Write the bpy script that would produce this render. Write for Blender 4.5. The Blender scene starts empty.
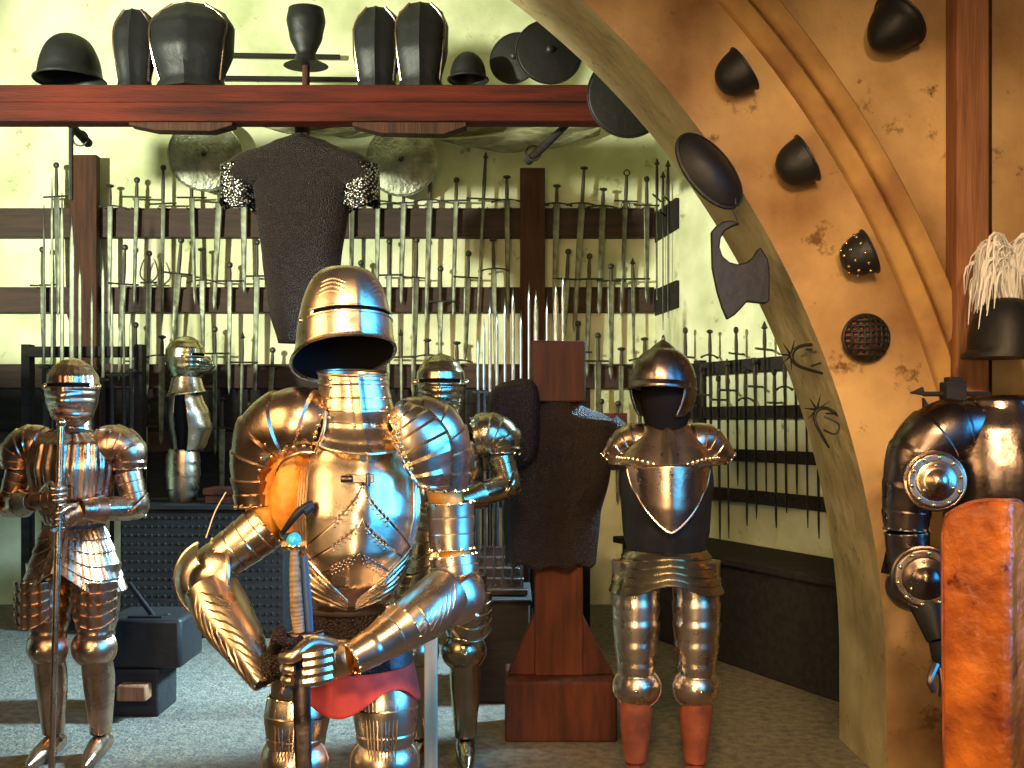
import bpy, math, random
from mathutils import Vector, Matrix
random.seed(7)
V = Vector; PI = math.pi
S = bpy.context.scene
COL = S.collection

# ------------------------------------------------------------------ camera
CAMZ = 1.42; F = 1000.0; HOR = 420.0
cd = bpy.data.cameras.new('camera'); cam = bpy.data.objects.new('camera', cd); COL.objects.link(cam)
cam.location = (0, 0, CAMZ); cam.rotation_euler = (PI/2, 0, 0)
cd.sensor_width = 36; cd.lens = 36*F/1024; cd.shift_y = (HOR-384)/1024
cd.clip_start = 0.05
S.camera = cam
S.view_settings.view_transform = 'Standard'; S.view_settings.look = 'None'
S.view_settings.gamma = 1; S.view_settings.use_curve_mapping = False
S.view_settings.exposure = 0.0
# ------------------------------------------------------------------ world
w = bpy.data.worlds.new('world'); S.world = w; w.use_nodes = True
bg = w.node_tree.nodes['Background']; bg.inputs[0].default_value = (0.80, 0.60, 0.46, 1); bg.inputs[1].default_value = 0.095

def area(name, loc, target, sx, sy, power, col, spread=180):
    l = bpy.data.lights.new(name, 'AREA'); l.shape = 'RECTANGLE'; l.size = sx; l.size_y = sy
    l.energy = power; l.color = col; l.spread = math.radians(spread)
    o = bpy.data.objects.new(name, l); COL.objects.link(o); o.location = loc
    o.rotation_euler = (V(target)-V(loc)).to_track_quat('-Z', 'Y').to_euler(); return o
def spot(name, loc, target, power, col, ang, blend, rad):
    l = bpy.data.lights.new(name, 'SPOT'); l.energy = power; l.color = col
    l.spot_size = math.radians(ang); l.spot_blend = blend; l.shadow_soft_size = rad
    o = bpy.data.objects.new(name, l); COL.objects.link(o); o.location = loc
    o.rotation_euler = (V(target)-V(loc)).to_track_quat('-Z', 'Y').to_euler(); return o
# lamp washing the sword wall from the left, inside the back room
spot('wall_lamp', (-4.5, 1.9, 2.75), (-1.0, 7.7, 3.05), 2500, (0.94, 1.0, 0.76), 66, 0.35, 0.13)
# warm lamps over the visitors' side
area('gallery_lamp', (-2.1, 1.5, 2.0), (-0.75, 3.0, 1.2), 1.1, 1.5, 21, (1.0, 0.60, 0.25), 120)
spot('arch_lamp', (0.70, 0.0, 2.9), (2.0, 3.9, 1.28), 345, (1.0, 0.66, 0.35), 58, 0.75, 0.09)
# cool daylight: a window to the right of the visitors and one high in the back room
area('side_window', (2.2, 1.9, 1.9), (-0.45, 2.85, 1.35), 1.6, 2.3, 22, (0.03, 0.36, 1.0), 46)
area('side_blue_fill', (1.36, 1.88, 1.75), (-0.15, 3.5, 1.25), 0.75, 2.2, 13, (0.04, 0.40, 1.0), 66)  # added blue fill, no real door: highlights on the knights' right sides
area('front_streak_light', (-1.3, -2.6, 1.55), (0.0, 3.6, 1.2), 0.7, 2.3, 20, (1.0, 0.70, 0.38), 60)  # added tall warm light behind the camera for vertical streaks on the armour
area('top_fill', (-0.1, -0.3, 3.3), (0.0, 4.0, 0.9), 0.6, 0.6, 22, (1.0, 0.66, 0.34), 60)  # added warm fill above the camera for gold highlights on the suits
area('high_window', (1.5, 5.2, 2.65), (-1.9, 5.3, 0.1), 0.35, 0.6, 130, (0.40, 0.74, 1.0), 60)

# ------------------------------------------------------------------ materials
def mat(name, col, rough=0.6, metal=0.0, var=0.0, vscale=6.0, col2=None, bump=0.0, bscale=30.0, spots=None, spscale=20, stretch=(1,1,1), rvar=0.0, det=5, spec=0.5):
    m = bpy.data.materials.new(name); m.use_nodes = True; nt = m.node_tree; N = nt.nodes; L = nt.links
    b = N['Principled BSDF']; b.inputs['Roughness'].default_value = rough; b.inputs['Metallic'].default_value = metal
    b.inputs['Specular IOR Level'].default_value = spec
    b.inputs['Base Color'].default_value = (*col, 1)
    tc = N.new('ShaderNodeTexCoord'); mp = N.new('ShaderNodeMapping'); mp.inputs['Scale'].default_value = stretch
    L.new(tc.outputs['Object'], mp.inputs[0])
    src = None
    if col2 is not None:
        n = N.new('ShaderNodeTexNoise'); n.inputs['Scale'].default_value = vscale; n.inputs['Detail'].default_value = det
        L.new(mp.outputs[0], n.inputs['Vector'])
        r = N.new('ShaderNodeValToRGB'); r.color_ramp.elements[0].position = 0.35; r.color_ramp.elements[1].position = 0.68
        r.color_ramp.elements[0].color = (*col, 1); r.color_ramp.elements[1].color = (*col2, 1)
        L.new(n.outputs['Fac'], r.inputs[0]); src = r.outputs[0]
    if spots is not None:
        n2 = N.new('ShaderNodeTexNoise'); n2.inputs['Scale'].default_value = spscale; n2.inputs['Detail'].default_value = 8
        n2.inputs['Roughness'].default_value = 0.72
        L.new(mp.outputs[0], n2.inputs['Vector'])
        r2 = N.new('ShaderNodeValToRGB'); r2.color_ramp.elements[0].position = 0.60; r2.color_ramp.elements[1].position = 0.68
        r2.color_ramp.elements[0].color = (0,0,0,1); r2.color_ramp.elements[1].color = (1,1,1,1)
        L.new(n2.outputs['Fac'], r2.inputs[0])
        mx = N.new('ShaderNodeMixRGB'); L.new(r2.outputs[0], mx.inputs[0])
        if src: L.new(src, mx.inputs[1])
        else: mx.inputs[1].default_value = (*col, 1)
        mx.inputs[2].default_value = (*spots, 1); src = mx.outputs[0]
    if src: L.new(src, b.inputs['Base Color'])
    if rvar:
        n3 = N.new('ShaderNodeTexNoise'); n3.inputs['Scale'].default_value = 14; n3.inputs['Detail'].default_value = 6
        L.new(tc.outputs['Object'], n3.inputs['Vector'])
        mr = N.new('ShaderNodeMapRange'); mr.inputs[1].default_value = 0.3; mr.inputs[2].default_value = 0.7
        mr.inputs[3].default_value = rough-rvar; mr.inputs[4].default_value = rough+rvar
        L.new(n3.outputs['Fac'], mr.inputs[0]); L.new(mr.outputs[0], b.inputs['Roughness'])
    if bump:
        n4 = N.new('ShaderNodeTexNoise'); n4.inputs['Scale'].default_value = bscale; n4.inputs['Detail'].default_value = 6
        L.new(mp.outputs[0], n4.inputs['Vector'])
        bp = N.new('ShaderNodeBump'); bp.inputs['Strength'].default_value = bump; bp.inputs['Distance'].default_value = 0.02
        L.new(n4.outputs['Fac'], bp.inputs['Height']); L.new(bp.outputs[0], b.inputs['Normal'])
    return m
def mail_mat(name, col, dark, scale=95, rough=0.35, metal=1.0, pos=0.42):
    m = bpy.data.materials.new(name); m.use_nodes = True; nt = m.node_tree; N = nt.nodes; L = nt.links
    b = N['Principled BSDF']; b.inputs['Roughness'].default_value = rough; b.inputs['Metallic'].default_value = metal
    tc = N.new('ShaderNodeTexCoord'); v = N.new('ShaderNodeTexVoronoi'); v.inputs['Scale'].default_value = scale
    v.inputs['Randomness'].default_value = 0.9
    L.new(tc.outputs['Object'], v.inputs['Vector'])
    r = N.new('ShaderNodeValToRGB'); r.color_ramp.elements[0].position = pos-0.15; r.color_ramp.elements[1].position = pos+0.1
    r.color_ramp.elements[0].color = (*col, 1); r.color_ramp.elements[1].color = (*dark, 1)
    L.new(v.outputs['Distance'], r.inputs[0]); L.new(r.outputs[0], b.inputs['Base Color'])
    bp = N.new('ShaderNodeBump'); bp.inputs['Strength'].default_value = 1; bp.inputs['Distance'].default_value = 0.006; bp.invert = True
    L.new(v.outputs['Distance'], bp.inputs['Height']); L.new(bp.outputs[0], b.inputs['Normal'])
    return m
M = {}
M['plaster'] = mat('plaster_back', (0.84,0.83,0.58), 0.9, col2=(0.50,0.53,0.30), vscale=2.3, bump=0.35, bscale=9, spots=(0.26,0.29,0.13), spscale=5, det=8, spec=0.1)
M['arch'] = mat('plaster_arch', (0.64,0.42,0.19), 0.9, col2=(0.25,0.13,0.055), vscale=2.0, bump=1.6, bscale=6, spots=(0.16,0.08,0.03), spscale=6, det=9, spec=0.15)
M['reveal'] = mat('plaster_reveal', (0.62,0.50,0.26), 0.9, col2=(0.34,0.26,0.13), vscale=3, bump=0.9, bscale=9, det=9, spots=(0.2,0.15,0.07), spscale=10, spec=0.1)
M['mould'] = mat('moulding_stone', (0.50,0.30,0.10), 0.8, col2=(0.30,0.15,0.06), vscale=5, bump=0.4, bscale=16, spec=0.2)
M['floor'] = mat('floor_stone', (0.24,0.20,0.14), 0.85, col2=(0.12,0.10,0.08), vscale=22, bump=0.8, bscale=60, spots=(0.08,0.07,0.06), spscale=45, spec=0.3)
M['redwood'] = mat('beam_wood', (0.115,0.015,0.006), 0.75, col2=(0.035,0.007,0.004), vscale=3, bump=0.4, bscale=20, stretch=(0.5,4,7), spec=0.2)
M['brownwood'] = mat('rail_wood', (0.055,0.027,0.018), 0.8, col2=(0.028,0.015,0.011), vscale=6, bump=0.3, bscale=20, stretch=(0.5,5,5))
M['postwood'] = mat('post_wood', (0.075,0.028,0.014), 0.75, col2=(0.035,0.016,0.010), vscale=6, bump=0.3, bscale=20, stretch=(6,6,0.5), spec=0.2)
M['standwood'] = mat('stand_wood', (0.10,0.026,0.010), 0.75, col2=(0.035,0.011,0.006), vscale=5, bump=0.3, bscale=20, stretch=(5,5,0.7), spec=0.2)
M['boardwood'] = mat('board_wood', (0.34,0.14,0.055), 0.7, col2=(0.18,0.07,0.028), vscale=6, bump=0.3, bscale=20, stretch=(6,6,0.4))
M['palewood'] = mat('pale_wood', (0.62,0.48,0.28), 0.6, col2=(0.45,0.32,0.17), vscale=8, stretch=(5,5,0.5))
M['blackwood'] = mat('black_wood', (0.030,0.026,0.024), 0.8, col2=(0.018,0.016,0.015), vscale=7, stretch=(0.6,4,4), bump=0.2, bscale=18, spec=0.15)
M['black'] = mat('blackened_iron', (0.014,0.013,0.013), 0.5, 0.0, col2=(0.009,0.009,0.009), vscale=9, bump=0.15, bscale=25, spec=0.35)
M['steel'] = mat('polished_steel', (0.76,0.62,0.44), 0.29, 1.0, col2=(0.58,0.44,0.30), vscale=7, rvar=0.06, bump=0.10, bscale=16)
M['steel_warm'] = mat('warm_lit_steel', (0.66,0.44,0.30), 0.29, 1.0, col2=(0.42,0.26,0.17), vscale=9, rvar=0.07, bump=0.15, bscale=18)  # copper tone mostly from warm light, put into the steel colour
M['steel_brown'] = mat('brown_lit_steel', (0.60,0.44,0.30), 0.28, 1.0, col2=(0.36,0.24,0.16), vscale=7, rvar=0.06, bump=0.12, bscale=16)  # brown tone comes mostly from the light, put into the steel colour
M['steel_olive'] = mat('olive_lit_steel', (0.55,0.47,0.32), 0.24, 1.0, col2=(0.36,0.30,0.19), vscale=7, rvar=0.06, bump=0.12, bscale=16)  # olive tone is mostly light on the suit, put into the steel colour
M['steel_dark'] = mat('dark_steel', (0.26,0.20,0.17), 0.3, 1.0, col2=(0.13,0.095,0.08), vscale=8, rvar=0.06, bump=0.15, bscale=18)
M['blade'] = mat('blade_steel', (0.20,0.215,0.15), 0.5, 0.6, col2=(0.08,0.08,0.055), vscale=20, stretch=(1,1,0.5), spots=(0.10,0.09,0.06), spscale=25)
M['blade_bright'] = mat('bright_blade_steel', (0.36,0.42,0.44), 0.35, 1.0, col2=(0.16,0.19,0.20), vscale=9)
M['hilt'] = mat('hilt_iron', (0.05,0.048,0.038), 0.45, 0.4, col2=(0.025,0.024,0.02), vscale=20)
M['grip'] = mat('grip_leather', (0.035,0.028,0.022), 0.6, col2=(0.07,0.05,0.035), vscale=30)
M['brass'] = mat('rivet_brass', (0.85,0.66,0.36), 0.25, 1.0)
M['leather'] = mat('orange_leather', (0.80,0.33,0.035), 0.65, col2=(0.50,0.17,0.015), vscale=12, bump=0.6, bscale=18)
M['darkleather'] = mat('dark_leather', (0.06,0.04,0.03), 0.5, col2=(0.035,0.025,0.02), vscale=12, bump=0.3, bscale=20)
M['redleather'] = mat('red_brown_leather', (0.36,0.09,0.035), 0.5, col2=(0.17,0.045,0.02), vscale=14, bump=0.4, bscale=20)
M['shieldpaint'] = mat('worn_shield_leather', (0.66,0.17,0.015), 0.33, col2=(0.13,0.014,0.004), vscale=6, bump=0.8, bscale=16, spots=(0.05,0.01,0.005), spscale=12, det=9)
M['red'] = mat('red_cloth', (0.68,0.050,0.018), 0.75, col2=(0.45,0.03,0.012), vscale=20)
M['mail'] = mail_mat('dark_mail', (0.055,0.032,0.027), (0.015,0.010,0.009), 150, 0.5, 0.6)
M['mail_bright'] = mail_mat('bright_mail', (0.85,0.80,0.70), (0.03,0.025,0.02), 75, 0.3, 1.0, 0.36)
M['cloth'] = mat('wrinkled_canvas', (0.42,0.40,0.24), 0.8, col2=(0.22,0.21,0.12), vscale=9, stretch=(1,1,5), bump=1.0, bscale=14)
M['shield'] = mat('pitted_shield_steel', (0.42,0.42,0.33), 0.42, 0.85, col2=(0.16,0.17,0.12), vscale=8, spots=(0.12,0.10,0.07), spscale=30, bump=0.5, bscale=40)
M['feather'] = mat('white_feather', (0.85,0.84,0.80), 0.7)
M['turquoise'] = mat('turquoise_stone', (0.05,0.55,0.75), 0.2, col2=(0.02,0.35,0.6), vscale=60)
M['gripbrown'] = mat('wound_grip', (0.34,0.22,0.10), 0.5, col2=(0.18,0.11,0.05), vscale=40)
M['string'] = mat('pale_cord', (0.75,0.68,0.52), 0.7)
M['void'] = mat('black_lining_shade', (0.010,0.009,0.009), 0.95, spec=0.02)  # black for linings and hollows, inside shade put into the colour
M['bluelacq'] = mat('blued_leather', (0.03,0.07,0.13), 0.4)

# ------------------------------------------------------------------ mesh builder
def lerp(a, b, t): return a+(b-a)*t
def tab(T, z):
    """interpolate a table of rows sorted by first column (ascending)"""
    if z <= T[0][0]: return T[0][1:]
    for i in range(len(T)-1):
        if z <= T[i+1][0]:
            t = (z-T[i][0])/(T[i+1][0]-T[i][0]); t2 = t*t*(3-2*t)*0.5+t*0.5
            return [lerp(a, b, t2) for a, b in zip(T[i][1:], T[i+1][1:])]
    return T[-1][1:]
def catmull(P, n):
    out = []; P = [list(p) for p in P]; Q = [P[0]]+P+[P[-1]]; segs = len(P)-1
    for k in range(n+1):
        s = k/n*segs; i = min(int(s), segs-1); t = s-i
        a, b, c, d = Q[i], Q[i+1], Q[i+2], Q[i+3]
        out.append([0.5*((2*b[j])+(c[j]-a[j])*t+(2*a[j]-5*b[j]+4*c[j]-d[j])*t*t+(3*b[j]-a[j]-3*c[j]+d[j])*t**3) for j in range(len(b))])
    return out
OFF = {}
class MB:
    def __init__(s): s.v = []; s.f = []; s.mi = []; s.k = 0
    def mat(s, k): s.k = k; return s
    def face(s, ids): s.f.append(ids); s.mi.append(s.k)
    def grid(s, fn, nu, nv, closed=False, cap0=False, cap1=False, cut=None):
        b = len(s.v); cu = nu if closed else nu+1
        for j in range(nv+1):
            for i in range(cu): s.v.append(V(fn(i/nu, j/nv)))
        for j in range(nv):
            for i in range(nu):
                if cut and cut((i+.5)/nu, (j+.5)/nv): continue
                i2 = (i+1) % cu if closed else i+1
                s.face([b+j*cu+i, b+j*cu+i2, b+(j+1)*cu+i2, b+(j+1)*cu+i])
        if cap0: s.face([b+i for i in range(cu)][::-1])
        if cap1: s.face([b+nv*cu+i for i in range(cu)])
        return s
    def box(s, x0, x1, y0, y1, z0, z1, R=None, c=None):
        P = [V((x, y, z)) for z in (z0, z1) for y in (y0, y1) for x in (x0, x1)]
        if R is not None:
            cc = V(c) if c is not None else V(((x0+x1)/2, (y0+y1)/2, (z0+z1)/2)); P = [R @ (p-cc)+cc for p in P]
        b = len(s.v); s.v += P
        for q in ((0,2,3,1), (4,5,7,6), (0,1,5,4), (2,6,7,3), (0,4,6,2), (1,3,7,5)): s.face([b+i for i in q])
        return s
    def prism(s, pts, d0, d1):
        """pts: list of 3D points (planar outline); d0,d1: offset vectors"""
        b = len(s.v); n = len(pts)
        s.v += [V(p)+V(d0) for p in pts]+[V(p)+V(d1) for p in pts]
        s.face([b+i for i in range(n)]); s.face([b+n+i for i in range(n)][::-1])
        for i in range(n): j = (i+1) % n; s.face([b+j, b+i, b+n+i, b+n+j])
        return s
    def sweep(s, pts, rad, n=12, sub=0, cap=True, sq=1.0, up=(0,0,1), mod=None):
        """tube through pts with radii; sq flattens along the second axis; mod(a,t)->radius factor"""
        P = [list(p)+[r] for p, r in zip(pts, rad)]
        if sub: P = catmull(P, sub)
        m = len(P); C = [V(p[:3]) for p in P]
        fr = []
        u0 = V(up)
        for i in range(m):
            t = (C[min(i+1, m-1)]-C[max(i-1, 0)]);  t = t.normalized() if t.length > 1e-9 else V((0,0,1))
            a = u0-t*u0.dot(t)
            if a.length < 1e-3: a = V((1,0,0))-t*t.x
            if a.length < 1e-3: a = V((0,1,0))-t*t.y
            a.normalize(); u0 = a; fr.append((a, t.cross(a)))
        b = len(s.v)
        for i in range(m):
            A, B = fr[i]
            for k in range(n):
                q = 2*PI*k/n; r = P[i][3]*(mod(q, i/(m-1)) if mod else 1)
                s.v.append(C[i]+A*(r*math.cos(q))+B*(r*sq*math.sin(q)))
        for i in range(m-1):
            for k in range(n):
                k2 = (k+1) % n; s.face([b+i*n+k, b+i*n+k2, b+(i+1)*n+k2, b+(i+1)*n+k])
        if cap:
            s.face([b+k for k in range(n)][::-1]); s.face([b+(m-1)*n+k for k in range(n)])
        return s
    def cyl(s, a, b, r0, r1=None, n=12): return s.sweep([a, b], [r0, r0 if r1 is None else r1], n)
    def sph(s, c, r, n=10, m=6, R=None):
        rx, ry, rz = (r, r, r) if not hasattr(r, '__len__') else r
        c = V(c)
        def fn(u, v):
            a = 2*PI*u; bb = -PI/2+PI*(0.02+0.96*v)
            p = V((rx*math.cos(a)*math.cos(bb), ry*math.sin(a)*math.cos(bb), rz*math.sin(bb)))
            if R is not None: p = R @ p
            return c+p
        return s.grid(fn, n, m, True, True, True)
    def build(s, name, mats, parent=None, thick=0, bevel=0, sharp=38, sub=0):
        if not isinstance(mats, (list, tuple)): mats = [mats]
        me = bpy.data.meshes.new(name); off = OFF.get(parent.name, V((0,0,0))) if parent else V((0,0,0))
        me.from_pydata([tuple(p-off) for p in s.v], [], s.f); 
        for mm in mats: me.materials.append(M[mm])
        for p, k in zip(me.polygons, s.mi): p.material_index = k; p.use_smooth = True
        me.validate(); 
        import bmesh
        bm = bmesh.new(); bm.from_mesh(me); bmesh.ops.recalc_face_normals(bm, faces=bm.faces[:]); bm.to_mesh(me); bm.free()
        me.set_sharp_from_angle(angle=math.radians(sharp))
        o = bpy.data.objects.new(name, me); COL.objects.link(o)
        if parent: o.parent = parent; OFF[o.name] = off
        if thick:
            q = o.modifiers.new('solid', 'SOLIDIFY'); q.thickness = thick; q.offset = 0
        if bevel:
            q = o.modifiers.new('bevel', 'BEVEL'); q.width = bevel; q.segments = 2; q.limit_method = 'ANGLE'
        if sub:
            q = o.modifiers.new('sub', 'SUBSURF'); q.levels = sub; q.render_levels = sub
        return o
def tag(o, label, cat, group=None, kind=None):
    o['label'] = label; o['category'] = cat
    if group: o['group'] = group
    if kind: o['kind'] = kind
    return o
def thing(name, label, cat, loc=(0,0,0), group=None, world=True, rz=0):
    o = bpy.data.objects.new(name, None); COL.objects.link(o); o.empty_display_size = 0.1
    o.location = loc; o.rotation_euler = (0, 0, rz); tag(o, label, cat, group)
    OFF[o.name] = V(loc) if world else V((0,0,0))
    return o
def struct(o): o['kind'] = 'structure'; return o
def copy_tree(o, parent=None):
    c = o.copy(); COL.objects.link(c)
    if parent: c.parent = parent
    for ch in list(o.children): copy_tree(ch, c)
    return c
def P(px, py, d):
    return V(((px-512)/F*d, d, CAMZ-(py-HOR)/F*d))
def saw(t, n): x = t*n; return 1-(x-math.floor(x))

# ------------------------------------------------------------------ the room
mb = MB().grid(lambda u, v: (lerp(-6, 5, u), lerp(-2, 8.2, v), 0), 2, 2)
struct(mb.build('floor', 'floor', thick=0))
WX = 1.10
mb = MB().box(-5.0, WX, 7.7, 7.9, 0, 5.2); struct(mb.build('wall_back', 'plaster'))
mb = MB().prism([(WX,7.7,0), (1.19,7.1,0), (2.42,4.62,0), (2.75,4.62,0), (2.3,7.9,0), (WX,7.9,0)], (0,0,0), (0,0,5.2))
struct(mb.build('wall_right', 'plaster'))
mb = MB().box(-5.2, -5.0, 4.6, 7.9, 0, 5.2); struct(mb.build('wall_left', 'plaster'))
mb = MB().box(-5.2, 2.8, 4.57, 7.9, 5.2, 5.4); struct(mb.build('ceiling', 'plaster'))
# unseen cabinet-shaped blocker, added to shade the lower part of the sword wall
_r = thing('wall_lamp_blocker', 'added light blocker shaped as a tall dark cabinet, left of the view', 'light blocker', (-3.72, 3.18, 0))
_R = Matrix.Rotation(math.radians(-31.1), 3, 'Z')
MB().box(-4.82, -2.62, 3.03, 3.33, 0.0, 2.40, _R, (-3.72, 3.18, 1.2)).build('body', 'blackwood', _r, bevel=.01)
MB().box(-4.86, -2.58, 2.99, 3.37, 2.402, 2.45, _R, (-3.72, 3.18, 2.426)).build('blocker_cornice', 'blackwood', _r, bevel=.01)
for _k in (-1, 1): MB().box(-3.72+_k*.55-.5, -3.72+_k*.55+.5, 3.0, 3.03, 0.1, 2.3, _R, (-3.72, 3.18, 1.2)).build('blocker_front', 'brownwood', _r, bevel=.006)
# arch wall
AX, AZ, AR = -2.2, 0.36, 3.66; Y0, Y1 = 3.9, 4.46; XR = 3.6; ZT = 5.3; XL = -2.4
path = []; 
for z in (0, 0.18): path.append(((AX+AR, z), (XR, z)))
NA = 60
for k in range(NA+1):
    a = math.radians(78)*k/NA; c, s_ = math.cos(a), math.sin(a)
    ix, iz = AX+AR*c, AZ+AR*s_
    # ray out to the rectangle
    t = 1e9
    if c > 1e-6: t = min(t, (XR-AX)/c)
    if s_ > 1e-6: t = min(t, (ZT-AZ)/s_)
    path.append(((ix, iz), (AX+t*c, AZ+t*s_)))
mb = MB(); n = len(path); fr = {}
for y in (Y0, Y1):
    for j in range(7):
        for i, (a, b) in enumerate(path):
            q = j/6
            mb.v.append(V((lerp(a[0], b[0], q), y, lerp(a[1], b[1], q))))
def vid(side, j, i): return side*7*n+j*n+i
for i in range(n-1):
    for j in range(6):
        mb.mat(0); mb.face([vid(0,j,i), vid(0,j+1,i), vid(0,j+1,i+1), vid(0,j,i+1)])
        mb.face([vid(1,j,i), vid(1,j,i+1), vid(1,j+1,i+1), vid(1,j+1,i)])
    mb.mat(1); mb.face([vid(0,0,i), vid(0,0,i+1), vid(1,0,i+1), vid(1,0,i)])
    mb.mat(0); mb.face([vid(0,6,i), vid(1,6,i), vid(1,6,i+1), vid(0,6,i+1)])
for i in (0, n-1):
    for j in range(6): mb.face([vid(0,j,i), vid(1,j,i), vid(1,j+1,i), vid(0,j+1,i)])
struct(mb.build('wall_arch', ['arch', 'reveal'], sharp=40))
def ring(name, prof, a0, a1, m='mould'):
    mb = MB(); N = 80; k = len(prof)
    for i in range(N+1):
        a = math.radians(lerp(a0, a1, i/N))
        for r, y in prof: mb.v.append(V((AX+r*math.cos(a), y, AZ+r*math.sin(a))))
    for i in range(N):
        for j in range(k-1): mb.face([i*k+j, i*k+j+1, (i+1)*k+j+1, (i+1)*k+j])
    mb.face(list(range(k))); mb.face([N*k+j for j in range(k)][::-1])
    return mb.build(name, m, sharp=50)
struct(ring('trim_1', [(4.03,3.9), (4.032,3.872), (4.038,3.864), (4.06,3.856), (4.10,3.853), (4.117,3.872), (4.119,3.9)], 8, 76))
struct(ring('trim_2', [(4.120,3.9), (4.121,3.868), (4.126,3.846), (4.145,3.836), (4.19,3.842), (4.20,3.858), (4.205,3.9)], 13, 76))
struct(MB().box(1.69, 1.815, 3.80, 3.9, 0.0, 5.2).build('trim_3', 'boardwood', bevel=0.006))
struct(MB().box(1.816, 1.845, 3.84, 3.9, 0.0, 5.2).build('trim_4', 'blackwood', bevel=0.004))
# ------------------------------------------------------------------ sword racks
YW = 7.7; YR = 7.615    # rail front face is at YR
def zpy(py, d): return CAMZ-(py-HOR)/F*d
def xpx(px, d): return (px-512)/F*d
swords = []   # (px, pommel, guard, tip, tipx, row, style, tilt)
A = [(56.6,168.6,196.5,318,58,0), (110,189,205.6,332,109,1), (136.6,183.5,197,305,134,0), (163,171,203.6,325.6,162,0), (191.7,169.6,197.5,304.5,195,0),
     (219,187,202.6,310,214,0), (243.7,182,203,293,244,2), (352,178,201,318,351,0), (377.7,180,201,322,377,1), (403.6,173.4,202.6,305,401,2), (429.7,168,199.5,323.6,426,1),
     (456,183.5,200.5,318,453,0), (483.5,159.5,198.8,327,477,3), (507,180,199.5,322,508,1), (534.6,175,204.6,338,534,0),
     (556.6,189,203,328,554,1), (582,171,203,334,574,1), (602.8,192.4,205.6,317,599,1), (625.7,177,201,318,621,4), (646.8,183.5,205,303.6,647,2)]
B = [(42.7,254,285,372,44,2), (83,245.7,283.8,342,82,1), (123.4,250.8,284,382,119,0), (148.8,257,282.5,395,147,5), (178.5,243.7,273.6,342,173,0), (202,252.5,280,352,203,1),
     (229.7,268.5,281,395,229,0), (256.7,245.7,276,395,255,0), (361,266.5,285,380,361,0), (389,245,275,395,388,0), (416,244.4,277.4,398,413,2), (440.4,272.3,301.5,362,440,0),
     (467.8,257,277.4,362,465,0), (493.7,243,268.5,375,496,1), (567,255,279,340,564,0), (589,259.6,279,377,587,0), (611,269.8,280.7,380,611,0), (632.8,265.5,279,362,634,3)]
Cc = [(135,329.5,361,440,133,2), (162,340,355,445,161,1), (214.8,332.7,353.5,455,215,0), (242,339.6,362.4,460,240,3), (272,353.5,366,450,268,0), (401,337,357,460,402,3),
     (427.7,343.4,355,450,429,1), (457,346,360,455,458,1), (577.5,327,352,430,576,0), (598,339,361,465,598,0), (621.4,352,365,460,621,1), (644.7,342,358,450,645,1)]
D = [(48,398,428,505,48,0), (100,400,424,500,100,1), (145,404,426,505,145,0), (222,402,428,508,222,1), (249,408,430,512,248,0), (276,404,428,500,276,2),
     (402,410,430,510,402,0), (428,405,430,505,428,1), (470,408,428,505,470,0), (601,405,428,510,600,0), (618,408,430,505,618,2), (640,404,428,510,640,0)]
rows = [('top', A), ('second', B), ('third', Cc), ('lowest', D)]
# rails with a peg under every crossguard
dR = YR
def rail(py0, py1, lst, label, right=1.085):
    z1, z0 = zpy(py0, dR), zpy(py1, dR)
    mb = MB().box(-4.6, right, YR, YW, z0, z1)
    for q in lst:
        x = xpx(q[0], YR-0.03); z = zpy(q[2], YR-0.03)
        for sx in (-0.03, 0.03):
            zz = min(z-0.015, z1-0.01)
            mb.mat(1).cyl((x+sx, YR+0.01, zz), (x+sx, YR-0.055, zz), 0.006, n=6)
        mb.mat(0)
    o = mb.build('wall_rail', ['brownwood', 'hilt'], bevel=0.004)
    tag(o, label, 'rail', 'sword rails on the back wall'); return o
rail(208, 237, A, 'uppermost dark brown board holding the top row of swords')
rail(287, 312, B, 'dark brown board holding the second row of swords')
rail(364, 388, Cc, 'dark brown board holding the third row of swords, behind the helmets')
rail(432, 452, D, 'lowest dark brown board, holding swords in the shade', )
# dark panel behind the lowest racks
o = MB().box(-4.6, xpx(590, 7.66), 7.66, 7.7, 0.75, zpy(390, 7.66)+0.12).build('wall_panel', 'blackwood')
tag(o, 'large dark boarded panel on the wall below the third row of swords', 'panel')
# upright posts of the rack
for a, b, t_, lab in ((70, 97, 155, 'upright brown rack post on the left of the sword wall'), (520, 545, 168, 'upright brown rack post in the middle of the sword wall')):
    o = MB().box(xpx(a, 7.55), xpx(b, 7.55), 7.54, 7.61, 0.0, zpy(t_, 7.55)).build('rack_post', 'postwood', bevel=0.005)
    tag(o, lab, 'post', 'rack posts')
def side_pt(t, off=0.0, z=0):   # along the angled right wall
    a, b = V((1.19, 7.1, 0)), V((2.42, 4.62, 0)); d = (b-a).normalized(); nrm = V((-d.y, d.x, 0))
    if nrm.x > 0: nrm = -nrm
    p = a+(b-a)*t+nrm*off; p.z = z; return p
# short rails that turn the corner
for i, (a, b) in enumerate(((207, 236), (286, 312), (362, 388))):
    z1, z0 = zpy(a, 7.4), zpy(b, 7.4)
    o = MB().prism([(1.087,7.60,z0), (1.165,7.09,z0), (1.185,7.1,z0), (1.098,7.69,z0)], (0,0,0), (0,0,z1-z0)).build('corner_rail', 'blackwood')
    tag(o, ['top', 'middle', 'bottom'][i]+' short dark board turning the corner right of the sword wall', 'rail', 'corner rails')

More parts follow.
